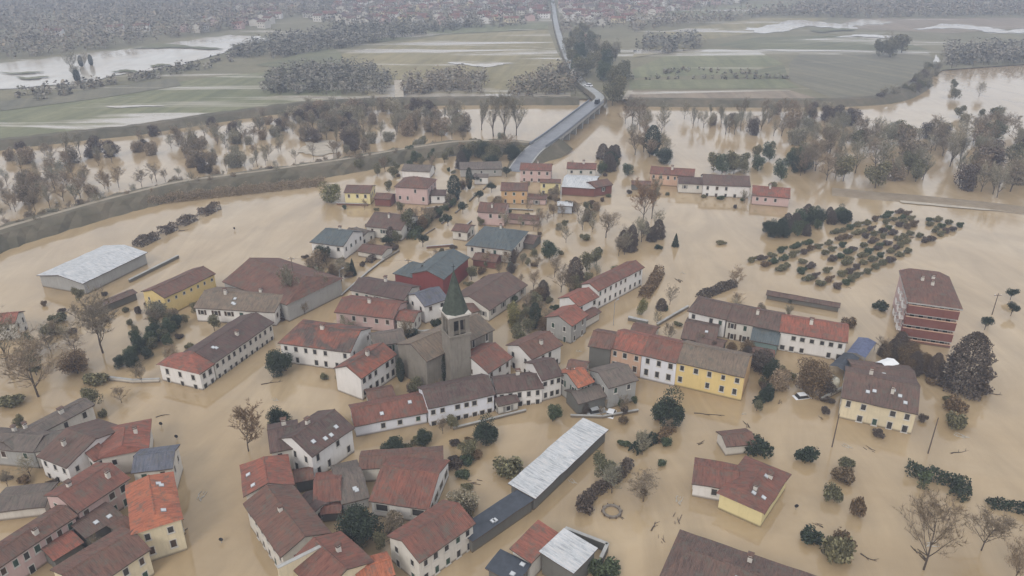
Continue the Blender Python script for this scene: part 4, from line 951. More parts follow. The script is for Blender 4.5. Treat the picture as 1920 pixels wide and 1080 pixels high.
# ---- orchard
A_, B_, C_, D_ = (1398, 494), (1560, 546), (1800, 422), (1690, 398)
orr = random.Random(5)
for r in range(7):
    fr = r/6
    s0 = (A_[0]+(B_[0]-A_[0])*fr, A_[1]+(B_[1]-A_[1])*fr); s1 = (D_[0]+(C_[0]-D_[0])*fr, D_[1]+(C_[1]-D_[1])*fr)
    w0, w1 = U(s0), U(s1); n_ = 18
    for k in range(n_):
        if orr.random() < .14: continue
        p = w0.lerp(w1, (k+orr.uniform(.2, .8))/n_) + Vector((orr.uniform(-.5, .5), orr.uniform(-.5, .5), 0))
        o = ob('orchard_tree', BUSH[orr.choice(['P', 'B', 'G', 'O', 'O'])+str(orr.randrange(3))], None, p, math.atan2(w1.y-w0.y, w1.x-w0.x)+orr.uniform(-.15, .15), (orr.uniform(1.1, 2.0), orr.uniform(.75, 1.05), orr.uniform(.75, 1.1)))
        tag(o, 'low orchard tree standing in water in the planted rows', 'tree', 'orchard rows on the right')

# ---- riverside trees, each its own tree
def inside(p, poly):
    c = False; j = len(poly)-1
    for i in range(len(poly)):
        (xi, yi), (xj, yj) = poly[i], poly[j]
        if (yi > p[1]) != (yj > p[1]) and p[0] < (xj-xi)*(p[1]-yi)/(yj-yi)+xi: c = not c
        j = i
    return c
def scatter(poly, n, keys, hr, label, group, name, seed, wide=(.8, 1.2), z=0.0):
    rnd = random.Random(seed); wp = [tuple(U(p)[:2]) for p in poly]
    xs = [p[0] for p in wp]; ys = [p[1] for p in wp]; k = 0; tries = 0; done = []
    while k < n and tries < 4000:
        tries += 1; q = (rnd.uniform(min(xs), max(xs)), rnd.uniform(min(ys), max(ys)))
        if not inside(q, wp) or any((q[0]-a)**2+(q[1]-b)**2 < 9 for a, b in done): continue
        done.append(q); key = rnd.choice(keys)
        look = dict(bareG='pale grey leafless', bareN='brown leafless', upright='slim upright leafless', thicket='low bushy grey brown', plum='dark bushy', olive='olive leafy', green='green leafy', brown='brown leaved', dark='dark evergreen', colm='dark columnar').get(key, 'low rounded')
        lab = look + ' ' + label
        h = rnd.uniform(*hr)
        if key.startswith('bush'):
            o = ob(name, BUSH[key[4:]+str(rnd.randrange(3))], None, (q[0], q[1], z), rnd.uniform(0, 6.28), (h*.3, h*.3, h*.3)); tag(o, lab, 'tree', group)
        else:
            t = tree(name, lab, PR((q[0], q[1], z)), key, h, group=group, wide=rnd.uniform(*wide), z=z)
        k += 1
scatter([(0, 300), (200, 262), (420, 235), (600, 205), (640, 230), (520, 262), (300, 300), (0, 345)], 64, ['bareG', 'bareN', 'bareG', 'upright', 'thicket'], (3.5, 8.0), 'tree in the wide river on the upper left', 'leafless river trees on the upper left', 'river_tree', 1)
scatter([(-40, 352), (120, 330), (250, 350), (180, 366), (80, 388), (-40, 415)], 40, ['bareN', 'thicket', 'bareN', 'bareG'], (3.5, 7.5), 'tree by the near levee at the left edge', 'trees by the near levee at the left edge', 'levee_tree', 2)
scatter([(330, 256), (480, 240), (560, 296), (440, 322), (350, 330)], 36, ['bareN', 'thicket', 'bareG'], (3.5, 7), 'flooded tree between river and near levee', 'flooded trees between river and near levee', 'flooded_tree', 3)
scatter([(560, 222), (640, 206), (860, 206), (876, 252), (780, 264), (640, 276), (560, 262)], 104, ['bareG', 'bareN', 'thicket', 'thicket', 'upright'], (4.5, 9), 'tree of the river grove left of the bridge', 'dense river grove left of the bridge', 'grove_tree', 4)
for k, (x, y, h) in enumerate([(925, 256, 17), (946, 262, 18), (968, 254, 15), (903, 244, 12)]):
    tree('poplar', 'tall grey green leafless poplar in the river left of the bridge', (x, y), 'upright', h, group='tall poplars left of the bridge', wide=1.1)
scatter([(1272, 222), (1420, 208), (1560, 216), (1640, 250), (1560, 290), (1450, 262), (1300, 246)], 78, ['bareG', 'bareN', 'bareG', 'thicket', 'upright'], (5, 9), 'tree of the flooded grove right of the bridge', 'flooded grove right of the bridge', 'grove_tree', 6)
scatter([(1150, 220), (1250, 226), (1262, 296), (1196, 300), (1150, 262)], 16, ['bareN', 'bareG'], (7, 12), 'tree in the river close to the bridge', 'leafless trees close to the bridge', 'river_tree', 7)
tree('evergreen_tree', 'dark tall tree standing in the river right of the bridge', (1222, 290), 'colm0', 13, wide=1.2)
tree('evergreen_tree', 'dark spreading tree beside the dark tall one in the river', (1245, 306), 'dark0', 6, wide=1.6)
scatter([(1500, 290), (1700, 262), (1930, 240), (1930, 380), (1760, 366), (1620, 352), (1500, 330)], 84, ['olive', 'bareN', 'bareG', 'upright', 'olive', 'bareN', 'bareG', 'thicket'], (6.5, 12), 'tree of the broad riverside wood on the right', 'broad riverside wood on the right', 'wood_tree', 8)
scatter([(1330, 322), (1480, 285), (1520, 320), (1440, 345), (1400, 335)], 16, ['olive', 'green', 'bareN', 'dark'], (6, 9), 'garden tree behind the bright white house by the river', 'garden trees behind the bright white house', 'garden_tree', 9)
scatter([(1432, 436), (1500, 410), (1580, 400), (1600, 415), (1520, 440), (1440, 456)], 22, ['dark', 'plum', 'green'], (3.5, 6), 'tree of the clump beside the orchard rows', 'dark clump beside the orchard', 'evergreen_tree', 10)
scatter([(1740, 220), (1800, 150), (1900, 170), (1920, 240), (1800, 250)], 9, ['bareG', 'olive', 'bushO'], (5, 9), 'lone tree standing in the pale far water on the right', 'lone trees in the far water', 'river_tree', 11)
scatter([(1740, 128), (1764, 134), (1730, 172), (1660, 196), (1640, 190), (1700, 172)], 30, ['bareG', 'thicket', 'olive', 'bareG'], (5, 8), 'tree lining the curved far bank on the right', 'trees along the curved far bank', 'bank_tree', 12)
scatter([(845, 300), (960, 282), (975, 296), (930, 322), (850, 325)], 16, ['plum', 'olive', 'bareN', 'dark'], (5, 8), 'tree around the workshop left of the bridge ramp', 'trees around the workshop by the ramp', 'garden_tree', 13)
scatter([(700, 330), (830, 285), (850, 300), (735, 335)], 10, ['bareN', 'green', 'olive'], (4, 6.5), 'garden tree behind the pink house at the levee foot', 'garden trees at the levee foot', 'garden_tree', 14)
scatter([(1100, 296), (1160, 290), (1180, 330), (1120, 330)], 8, ['dark', 'plum', 'green'], (5, 8), 'tree beside the white roofed workshop', 'dark trees beside the workshop', 'garden_tree', 15)
scatter([(1075, 160), (1062, 90), (1090, 66), (1170, 120), (1180, 168), (1140, 178), (1110, 150)], 34, ['olive', 'bareG', 'olive', 'green'], (11, 16), 'tall tree along the road beyond the bridge', 'tall trees along the road beyond the bridge', 'roadside_tree', 16, z=.6)
for k, (x, y, h) in enumerate([(1148, 198, 17), (1158, 192, 15), (1170, 150, 14), (1150, 170, 16)]):
    tree('poplar', 'tall grey green tree at the far end of the bridge', (x, y), 'olive', h, group='tall trees at the far end of the bridge', wide=.8)
scatter([(80, 150), (178, 118), (190, 155), (100, 160)], 6, ['bareG', 'colm'], (8, 12), 'tree standing in the flooded far field on the left', 'trees in the flooded far field', 'field_tree', 17, z=.6)
scatter([(1630, 100), (1690, 92), (1700, 110), (1640, 112)], 6, ['bareG', 'olive'], (12, 16), 'tall tree in the far field on the right', 'tall trees in the far field on the right', 'field_tree', 18, z=.6)

for i, (poly, n_, ks, hr, lab) in enumerate([
  ([(960, 566), (1020, 548), (1040, 610), (1010, 630), (960, 620)], 12, ['olive', 'bareN', 'green', 'brown'], (3, 5.5), 'garden tree crowded between church and red row'),
  ([(1290, 650), (1380, 655), (1420, 668), (1400, 680), (1300, 658)], 10, ['bareN', 'brown', 'plum'], (2.5, 4), 'yard tree between the yellow row and the rear row'),
  ([(1640, 660), (1700, 650), (1740, 700), (1700, 712)], 8, ['plum', 'brown'], (3, 5), 'tree in the flooded garden below the apartment block'),
  ([(240, 640), (330, 600), (350, 606), (300, 660), (250, 690)], 12, ['green', 'olive', 'dark'], (2.5, 4), 'garden growth beside the long white row house'),
  ([(20, 640), (110, 630), (160, 660), (60, 720)], 9, ['bareG', 'bareN', 'olive'], (3, 6), 'tree in the flooded garden near the left edge'),
  ([(700, 440), (800, 405), (830, 400), (810, 425), (740, 458)], 12, ['bareN', 'olive', 'green', 'plum'], (3, 5), 'street side garden tree by the upper street'),
  ([(560, 560), (640, 512), (655, 516), (600, 575)], 10, ['bareN', 'plum', 'bareG'], (3, 5.5), 'tree along the street by the great barn'),
  ([(1130, 470), (1230, 420), (1250, 440), (1180, 490)], 10, ['bareN', 'bareG', 'plum'], (3.5, 7), 'tree in the water above the upper red row'),
  ([(1090, 768), (1190, 756), (1195, 770), (1100, 785)], 7, ['green', 'plum', 'bareN'], (1.6, 3), 'low yard tree by the grey barn')]):
    scatter(poly, n_, ks, hr, lab, lab.replace('tree ', 'trees '), 'garden_tree', 50+i)
scatter([(0, 440), (117, 404), (187, 386), (333, 350), (500, 328), (640, 308), (640, 318), (500, 342), (333, 366), (187, 402), (0, 458)], 80, ['thicket', 'bareN', 'bareG'], (1.8, 4.5), 'scrub tree on the slope of the near levee', 'scrub trees on the near levee slope', 'levee_tree', 71, z=1.0)
scatter([(0, 424), (187, 374), (333, 338), (500, 317), (860, 262), (860, 258), (500, 310), (333, 331), (187, 366), (0, 414)], 26, ['thicket', 'bareN', 'bareG', 'upright'], (2.5, 6), 'tree on the river side of the near levee', 'trees on the river side of the near levee', 'levee_tree', 72, z=1.0)
scatter([(640, 300), (860, 266), (985, 270), (940, 296), (845, 292), (760, 300), (700, 322), (640, 330)], 30, ['thicket', 'green', 'bareN', 'olive'], (3, 6), 'garden tree between levee and upper street', 'garden trees between levee and upper street', 'garden_tree', 73)
scatter([(800, 425), (852, 388), (846, 380), (790, 416)], 8, ['green', 'thicket', 'bareN'], (2.5, 4.5), 'verge tree on the left of the upper street', 'verge trees left of the upper street', 'verge_tree', 74)
scatter([(885, 428), (930, 384), (945, 384), (900, 436)], 7, ['olive', 'thicket', 'bareN'], (2.2, 4), 'verge tree on the right of the upper street', 'verge trees right of the upper street', 'verge_tree', 75)
scatter([(990, 380), (1040, 370), (1130, 400), (1110, 440), (1010, 430)], 14, ['bareN', 'thicket', 'olive', 'bareG'], (2.5, 5), 'flooded orchard tree off the upper street', 'flooded orchard trees off the upper street', 'garden_tree', 76)
scatter([(900, 500), (960, 490), (1010, 480), (1000, 500), (930, 520)], 8, ['thicket', 'olive', 'bareN'], (2.5, 4.5), 'yard tree between teal barn and red row', 'yard trees between teal barn and red row', 'garden_tree', 77)
hedge('dark green hedge along the left of the upper street', [(770, 450), (790, 428), (812, 404)], 3.0, 2.4, LEAFG)
hedge('brown hedge along the upper street by the conifers', [(836, 392), (856, 372)], 2.4, 2.0, LEAFP)
hedge('dark hedge on the street side of the flat dark red shed', [(690, 494), (716, 474), (738, 462)], 2.0, 1.6, LEAFP)
hedge('hedge on the right of the upper street near the orange walled house', [(918, 392), (936, 374)], 1.8, 1.6, LEAFB)
# ---- growth and walls that fill the plots between the houses
def clear_of_houses(q, gap):
    best = 1e9
    for c, hx, hy, a in FOOT:
        dx, dy = q[0]-c.x, q[1]-c.y; x = dx*math.cos(a)+dy*math.sin(a); y = -dx*math.sin(a)+dy*math.cos(a)
        best = min(best, math.hypot(max(0, abs(x)-hx), max(0, abs(y)-hy)))
    return best >= gap, best
STREET = [U(p) for p in [(968, 322), (905, 385), (850, 430), (780, 475), (700, 530), (600, 595), (520, 645), (440, 720), (390, 830), (375, 960), (400, 1100)]]
STREET2 = [U(p) for p in [(440, 720), (640, 790)]]; STREET3 = [U(p) for p in [(1040, 660), (1120, 605), (1200, 550), (1290, 470)]]
def street_dist(q):
    best = 1e9; v = Vector((q[0], q[1], 0))
    for line in (STREET, STREET2, STREET3):
        for a, b in zip(line[:-1], line[1:]):
            t = max(0, min(1, (v-a).dot(b-a)/(b-a).length_squared)); best = min(best, (v-(a+(b-a)*t)).length)
    return best
fl = random.Random(77); plots = [
  ([(60, 560), (360, 540), (500, 590), (300, 720), (60, 720)], 26, 'left of the long white row house'), ([(560, 420), (860, 400), (840, 540), (640, 640), (560, 580)], 30, 'around the left of the upper street'),
  ([(860, 400), (1140, 380), (1220, 480), (1100, 560), (880, 560)], 44, 'between the teal barn and the upper red row'), ([(640, 320), (1160, 300), (1160, 390), (640, 430)], 36, 'around the upper street near the bridge ramp'),
  ([(960, 560), (1140, 520), (1140, 700), (960, 700)], 18, 'right of the church'), ([(1180, 560), (1480, 580), (1560, 760), (1420, 780), (1180, 640)], 26, 'around the yellow row and the rear row'),
  ([(560, 600), (860, 600), (860, 760), (700, 790), (600, 760)], 14, 'left of the church'), ([(560, 820), (900, 800), (900, 1060), (600, 1060)], 20, 'in the curved yard'), ([(1060, 740), (1260, 740), (1260, 900), (1060, 1000)], 14, 'around the long garden hedge'),
  ([(1540, 640), (1860, 640), (1860, 820), (1540, 820)], 18, 'around the beige house'), ([(0, 700), (260, 720), (300, 1060), (0, 1060)], 12, 'in the lower left block'), ([(1180, 340), (1480, 350), (1480, 400), (1180, 400)], 10, 'in front of the houses by the river trees')]
for poly, n_, where in plots:
    wp = [tuple(U(p)[:2]) for p in poly]; xs = [p[0] for p in wp]; ys = [p[1] for p in wp]; k = 0
    for _ in range(3000):
        if k >= n_: break
        q = (fl.uniform(min(xs), max(xs)), fl.uniform(min(ys), max(ys)))
        if not inside(q, wp): continue
        ok, dd = clear_of_houses(q, 1.2)
        if not ok or dd > 9 or street_dist(q) < 6.5: continue
        k += 1; r_ = fl.random()
        if r_ < .62:
            kk = fl.choice(['O', 'B', 'P', 'G', 'P', 'O']); look = dict(O='olive', B='brown', P='grey brown', G='green')[kk]
            o = ob('garden_shrub', BUSH[kk+str(fl.randrange(3))], None, (q[0], q[1], 0), fl.uniform(0, 6.28), (fl.uniform(.5, 1.2), fl.uniform(.5, 1.1), fl.uniform(.5, 1.15)))
            tag(o, look + ' flooded garden shrub ' + where, 'shrub', 'garden shrubs ' + where)
        else:
            key = fl.choice(['bareN', 'bareN', 'thicket', 'bareG', 'olive']); look = dict(bareN='brown leafless', bareG='pale leafless', thicket='bushy', olive='olive leafy')[key]
            tree('garden_tree', 'small ' + look + ' garden tree ' + where, PR((q[0], q[1], 0)), key, fl.uniform(2.6, 5.5), group='small garden trees ' + where, wide=fl.uniform(.8, 1.1))
# ---- far woods that read as one mass
def wood(label, poly, spacing, hr, mats, seed, q=16, leaf=1.8):
    rnd = random.Random(seed); wp = [tuple(U(p, .6)[:2]) for p in poly]; xs = [p[0] for p in wp]; ys = [p[1] for p in wp]; m = MB()
    n = int((max(xs)-min(xs))*(max(ys)-min(ys))/spacing**2)
    for _ in range(min(n, 9000)):
        p = (rnd.uniform(min(xs), max(xs)), rnd.uniform(min(ys), max(ys)))
        if not inside(p, wp): continue
        h = rnd.uniform(*hr); w = h*rnd.uniform(.3, .5); mi = rnd.randrange(len(mats))
        for k in range(q):
            z = rnd.uniform(.15, 1); r = w*math.sqrt(max(.05, 1-(z-.55)**2*3.2)); a = rnd.uniform(0, 6.28)
            leaf_quad(m, (p[0]+r*math.cos(a)*rnd.random()**.5, p[1]+r*math.sin(a)*rnd.random()**.5, .4+h*z), leaf*rnd.uniform(.5, .9), rnd, 2.2); m.i[-1] = mi
        m.tube((p[0], p[1], 0), (p[0], p[1], h*.6), .25, .12, 3, 0)
    tag(m.build('woodland', mats), label, 'wood', kind='stuff')
WM = [WOODA, WOODB, WOODA, WOODC]
wood('grey winter wood on the far upper left', [(-80, -25), (640, -25), (640, 0), (560, 30), (440, 58), (330, 72), (240, 86), (140, 102), (-80, 118)], 8.5, (8, 13), WM, 1)
wood('dark wood edge pointing into the flooded fields', [(428, 108), (470, 88), (520, 74), (640, 60), (760, 52), (900, 50), (640, 92), (520, 110)], 6, (7, 11), [WOODC, WOODA], 2, q=20, leaf=1.5)
wood('dark copse left of the field track', [(492, 178), (500, 150), (560, 132), (680, 128), (742, 156), (736, 178)], 5, (6, 10), [WOODA, WOODC], 3, q=34, leaf=1.1)
wood('brown copse right of the field track', [(754, 178), (760, 152), (850, 140), (912, 146), (906, 178)], 5, (5, 9), [WOODB, WOODA], 4, q=34, leaf=1.1)
wood('brown copse left of the road beyond the bridge', [(950, 182), (990, 156), (1060, 130), (1086, 150), (1096, 172), (1080, 182)], 5, (6, 10), [WOODB, WOODC], 5, q=34, leaf=1.1)
wood('long wooded band on the far right', [(1180, 62), (1300, 46), (1460, 30), (1600, 34), (1950, 32), (1950, 4), (1700, 6), (1560, 6), (1420, 24), (1260, 38), (1180, 50)], 8, (8, 13), WM, 6)
wood('dark plantation block at the right edge', [(1772, 98), (1960, 92), (1960, 118), (1850, 124), (1772, 130)], 5, (9, 12), [WOODC, WOODA], 7, q=20, leaf=1.5)
wood('gardens and trees of the far town', [(560, 30), (640, -25), (1040, -25), (1036, 30), (980, 52), (760, 54), (640, 60)], 11, (6, 11), WM, 8)
wood('trees of the far town right of the road', [(1050, 62), (1046, -25), (1500, -25), (1400, 6), (1250, 26), (1180, 46), (1080, 66)], 11, (6, 11), WM, 9)
wood('bare wood in the middle of the right fields', [(1190, 100), (1200, 78), (1300, 72), (1330, 88), (1250, 102)], 7, (7, 10), WM, 10)
wood('scrub along the far flooded field on the left', [(20, 182), (130, 160), (240, 146), (340, 126), (430, 110), (440, 120), (330, 142), (220, 160), (60, 192)], 6, (3, 6), WM, 11, leaf=1.4)
wood('thin hedges between the far right fields', [(1186, 148), (1470, 145), (1480, 149), (1186, 151)], 4.5, (2, 4), WM, 12, leaf=1.0)
wood('dark hedge across the far right crop field', [(1240, 137), (1300, 128), (1420, 139), (1420, 142), (1300, 134), (1250, 141)], 4.5, (2, 4), WM, 13, leaf=1.0)

# ================================================================ FAR TOWN
def town_mesh(k, roof, wall):
    m = MB(); rnd = random.Random(k); L, W, e, r = rnd.uniform(9, 16), rnd.uniform(8, 10), rnd.uniform(4.5, 7), rnd.uniform(1.6, 2.3)
    x, y = L/2, W/2
    m.poly([(-x, -y, -1), (x, -y, -1), (x, -y, e), (-x, -y, e)]); m.poly([(x, y, -1), (-x, y, -1), (-x, y, e), (x, y, e)])
    m.poly([(x, -y, -1), (x, y, -1), (x, y, e), (x, 0, e+r), (x, -y, e)]); m.poly([(-x, y, -1), (-x, -y, -1), (-x, -y, e), (-x, 0, e+r), (-x, y, e)])
    a = .5
    m.poly([(-x-a, -y-a, e-.1), (x+a, -y-a, e-.1), (x+a, 0, e+r+.15), (-x-a, 0, e+r+.15)], 1); m.poly([(x+a, y+a, e-.1), (-x-a, y+a, e-.1), (-x-a, 0, e+r+.15), (x+a, 0, e+r+.15)], 1)
    for q in range(int(L/3)):
        for z in (1.4, 4.2):
            if z+1 < e: xx = -x+1.6+q*3; m.poly([(xx, -y-.05, z), (xx+1, -y-.05, z), (xx+1, -y-.05, z+1.3), (xx, -y-.05, z+1.3)], 2)
    return m.mesh('town_house', [wall, roof, PANE])
TL = ['white walled with red brown roof', 'pale walled with brown roof', 'cream walled with red roof', 'pinkish walled with brown roof', 'pink walled with red brown roof', 'pale walled with grey roof', 'pale walled with dark roof']
TM = [town_mesh(k, ROOF[r], WALL[w]) for k, (r, w) in enumerate([('redbrown', 'white'), ('brown', 'offwhite'), ('red', 'cream'), ('brown', 'pink'), ('redbrown', 'pink'), ('grey', 'offwhite'), ('dark', 'offwhite')])]
trn = random.Random(3); placed = []
def town(poly, n, label, group):
    wp = [tuple(U(p, .6)[:2]) for p in poly]; xs = [p[0] for p in wp]; ys = [p[1] for p in wp]; k = 0
    for _ in range(6000):
        if k >= n: break
        q = (trn.uniform(min(xs), max(xs)), trn.uniform(min(ys), max(ys)))
        if not inside(q, wp) or any((q[0]-a)**2+(q[1]-b)**2 < 260 for a, b in placed): continue
        placed.append(q); k += 1
        ti = trn.randrange(len(TM)); o = ob('town_house', TM[ti], None, (q[0], q[1], .6), trn.uniform(-.5, .5)+trn.choice([0, 1.57])); tag(o, label + ', ' + TL[ti], 'house', group)
town([(600, 46), (640, 4), (1030, 4), (1030, 36), (940, 46), (760, 48)], 120, 'far town house left of the road', 'far town houses left of the road')
town([(1052, 44), (1052, 4), (1400, 4), (1300, 16), (1200, 34), (1120, 50)], 84, 'far town house right of the road', 'far town houses right of the road')
town([(330, 62), (420, 20), (600, 4), (600, 40), (500, 58)], 32, 'far house among the upper left woods', 'far houses among the upper left woods')
for l, p in [('lone white far house in the wood on the upper left edge', (104, 68)), ('lone pale far house in the wood left of the flooded field', (218, 60)), ('second pale far house in the wood left of the flooded field', (268, 58))]:
    q = U(p, .6); tag(ob('town_house', TM[0], None, q, .2), l, 'house')
q = U((1102, 82), .6); tag(ob('farm_house', TM[4], None, q, .1, (1.1, 1.1, 1.1)), 'pale far farmhouse hidden in the trees by the road', 'house')

# ================================================================ SMALL THINGS
def car(label, pix, z, rz, col, sc=1.0, van=False):
    E = bpy.data.objects.new('van' if van else 'car', None); COL.objects.link(E); E.location = U(pix, max(z, 0)); E.location.z = z; E.rotation_euler = (0, 0, rz); E.scale = (sc,)*3
    tag(E, label, 'van' if van else 'car')
    paint = plain_mat('paint_'+col, dict(white=(.75, .75, .76), dark=(.03, .033, .04), silver=(.4, .41, .42), red=(.35, .04, .04))[col], .3, .05)
    L, W, H1, H2 = (5.4, 2.0, 1.1, 2.3) if van else (4.2, 1.75, .85, 1.45)
    pr = [(-L/2, .3), (-L/2, H1*.9), (-L/2+.3, H1), (L/2-.9, H1*.95), (L/2-.1, H1*.75), (L/2, .3)]
    m = MB(); n = len(pr)
    for s_ in (-1, 1): m.poly([(x, s_*W/2, z_) for x, z_ in (pr if s_ < 0 else pr[::-1])])
    for a, b in zip(pr, pr[1:]+pr[:1]): m.poly([(a[0], W/2, a[1]), (b[0], W/2, b[1]), (b[0], -W/2, b[1]), (a[0], -W/2, a[1])])
    m.build('body', [paint], E)
    x0, x1 = (-L/2+.1, L/2-1.0) if van else (-L/2+.5, L/2-1.1)
    c0 = [(x0, -W/2+.06), (x1, -W/2+.06), (x1, W/2-.06), (x0, W/2-.06)]; i_ = .25 if not van else .1
    c1 = [(x0+.4*(not van), -W/2+i_), (x1-.6, -W/2+i_), (x1-.6, W/2-i_), (x0+.4*(not van), W/2-i_)]
    m = MB()
    for k in range(4): m.poly([(*c0[k], H1-.05), (*c0[(k+1) % 4], H1-.05), (*c1[(k+1) % 4], H2), (*c1[k], H2)], 0 if van and k != 1 else 1)
    m.build('cabin', [paint, PANE], E)
    m = MB(); m.box(c1[0][0]-.03, c1[1][0]+.03, c1[0][1]-.03, c1[2][1]+.03, H2, H2+.07); m.build('car_roof', [paint], E)
    for sx in (-1, 1):
        for sy in (-1, 1):
            m = MB(); m.tube((sx*L*.31, sy*(W/2-.2), .32), (sx*L*.31, sy*(W/2+.02), .32), .32, .32, 10, 0, True); m.build('wheel', [DARK], E)
    for sy in (-1, 1):
        m = MB(); m.box(L/2-.12, L/2+.02, sy*W*.36-.2, sy*W*.36+.2, .55, .72); m.build('headlight', [WHITEP], E)
ba = math.atan2(dirb.y, dirb.x)
car('dark van driving across the far end of the bridge', (1120, 194), 5.3, ba, 'dark', van=True)
car('white van parked at the road bend beyond the bridge', (1076, 139), 2.1, 1.9, 'white', 1.3, van=True)
car('white car on the road beyond the bridge bend', (1103, 162), 3.6, 2.4, 'white', 1.3)
car('half submerged white car in front of the golden brown tree', (1506, 744), -.75, .2, 'white')
car('half submerged silver car in the yard by the grey barn', (1118, 772), -.6, .3, 'silver')
car('half submerged white car in the yard by the plain grey house', (1146, 774), -.8, 1.2, 'white')

def pole(label, pix, h, name='utility_pole', arm=True):
    E = bpy.data.objects.new(name, None); COL.objects.link(E); E.location = U(pix); tag(E, label, 'pole')
    m = MB(); m.tube((0, 0, -2), (0, 0, h), .14, .09, 7, 0, True); m.build('mast', [WOOD], E)
    if arm:
        m = MB(); m.box(-.9, .9, -.06, .06, h-.6, h-.48); m.build('crossarm', [WOOD], E)
        for x in (-.75, 0, .75):
            m = MB(); m.tube((x, 0, h-.48), (x, 0, h-.22), .06, .05, 6, 0, True); m.build('insulator', [WHITEP], E)
for l, p, h in [('tall utility pole beside the great barn', (556, 560), 12), ('utility pole in the water left of the beige house', (1560, 838), 7.5), ('utility pole in the water right of the beige house', (1740, 850), 8), ('utility pole right of the ball trees in open water', (1860, 590), 6),
                ('utility pole by the salmon roofed house', (1068, 742), 7), ('short utility pole at the road by the upper red row', (1105, 590), 6), ('utility pole by the red barns on the upper street', (768, 532), 7.5)]:
    pole(l, p, h, arm='beige' not in l)
def lamp(label, pix, h=6.5):
    E = bpy.data.objects.new('street_lamp', None); COL.objects.link(E); E.location = U(pix); E.rotation_euler = (0, 0, .8); tag(E, label, 'street lamp')
    m = MB(); m.tube((0, 0, -2), (0, 0, h), .09, .06, 6); m.tube((0, 0, h), (1.1, 0, h+.25), .05, .04, 5); m.build('mast', [METAL], E)
    m = MB(); m.box(.9, 1.6, -.14, .14, h+.17, h+.3); m.build('lamp_head', [METAL], E)
for l, p in [('street lamp on the upper street near the conifer', (640, 548)), ('street lamp on the flooded road below the red row', (1150, 610)), ('street lamp on the upper street by the orange walled house', (912, 402))]: lamp(l, p)
def sign(label, pix):
    E = bpy.data.objects.new('road_sign', None); COL.objects.link(E); E.location = U(pix); tag(E, label, 'sign')
    m = MB(); m.tube((0, 0, -1.5), (0, 0, 1.1), .05, .05, 6, 0, True); m.build('post', [METAL], E)
    m = MB(); m.tube((0, -.05, .8), (0, -.08, .8), .36, .36, 12, 0, True); m.build('disc', [DARK], E)
for l, p in [('small dark road sign alone in the wide flooded street', (416, 1018)), ('small dark road sign beside the red house with rounded hip', (332, 824)), ('small dark road sign near the corner of the lower left block', (303, 800)), ('dark marker post in open water on the upper left', (440, 432)), ('dark marker post in the water near the bridge grove', (1160, 278)), ('small dark sign in the garden beside the yellow bungalow', (1492, 955))]: sign(l, p)
# round garden pool rim, water tank, tarpaulin, walls, drift
def ring(label, pix, r):
    m = MB(); N = 28
    for k in range(N):
        a, b = 2*math.pi*k/N, 2*math.pi*(k+1)/N
        P = lambda t, rr, z: (rr*math.cos(t), rr*math.sin(t), z)
        for (r0, z0), (r1, z1) in (((r+.12, -1.2), (r+.12, .35)), ((r+.12, .35), (r-.28, .35)), ((r-.28, .35), (r-.28, -1.2))):
            m.poly([P(a, r0, z0), P(b, r0, z0), P(b, r1, z1), P(a, r1, z1)])
    E = bpy.data.objects.new('garden_pool', None); COL.objects.link(E); E.location = U(pix); tag(E, label, 'pool')
    m.build('rim', [plain_mat('pool_rim', (.19, .16, .13), .7)], E)
    for k in range(10):
        t = 2*math.pi*k/10; q = MB(); q.box(-.07, .07, -.07, .07, -1.2, .5); q.build('rim_post', [WOOD], E, loc=((r+.2)*math.cos(t), (r+.2)*math.sin(t), 0), rz=t)
ring('round raised garden pool rim filled with brown water', (1147, 960), 1.5)
def tank(label, pix, r, h):
    E = bpy.data.objects.new('tank', None); COL.objects.link(E); E.location = U(pix); tag(E, label, 'tank')
    m = MB(); N = 18; pr = [(r, -1.5), (r, h*.7), (r*.92, h*.85), (r*.6, h*.97), (.02, h)]
    for (r0, z0), (r1, z1) in zip(pr[:-1], pr[1:]):
        for k in range(N):
            a, b = 2*math.pi*k/N, 2*math.pi*(k+1)/N
            m.poly([(r0*math.cos(a), r0*math.sin(a), z0), (r0*math.cos(b), r0*math.sin(b), z0), (r1*math.cos(b), r1*math.sin(b), z1), (r1*math.cos(a), r1*math.sin(a), z1)])
    m.build('shell', [plain_mat('tank_cream', (.6, .57, .48), .5)], E)
    m = MB(); m.tube((0, 0, h-.05), (0, 0, h+.15), .3, .28, 10, 0, True); m.build('lid', [DARK], E)
tank('pale domed tank beside the golden brown tree', (1556, 728), 1.7, 2.8)
def tarp(label, pix, L, W, h, rz, mat, name='tarpaulin_shelter'):
    E = bpy.data.objects.new(name, None); COL.objects.link(E); E.location = U(pix); E.rotation_euler = (0, 0, rz); tag(E, label, 'shelter')
    m = MB(); n = 8
    for i in range(n):
        for j in range(4):
            def P(i, j): x = -L/2+L*i/n; y = -W/2+W*j/4; return (x, y, h+.5*(1-abs(j-2)/2)-.12*math.sin(i*2.4)**2)
            m.poly([P(i, j), P(i+1, j), P(i+1, j+1), P(i, j+1)])
    m.build('cover', [mat], E)
    for x in (-1, 1):
        for y in (-1, 1):
            q = MB(); q.tube((x*(L/2-.1), y*(W/2-.1), -1.5), (x*(L/2-.1), y*(W/2-.1), h), .06, .06, 6); q.build('post', [METAL], E)
BLUE = plain_mat('tarpaulin_blue', (.11, .125, .20), .6, .25)
tarp('blue tarpaulin shelter at the right end of the rear row', (1612, 668), 9, 4.0, 2.4, .9, BLUE)
tarp('dark tarpaulin shelter below the blue one at the rear row', (1580, 694), 8, 3.5, 2.2, .8, ROOF['slate'])
tarp('white ragged tent beside the beige house annex', (1658, 704), 4, 3, 3.2, .5, WHITEP, 'tent')
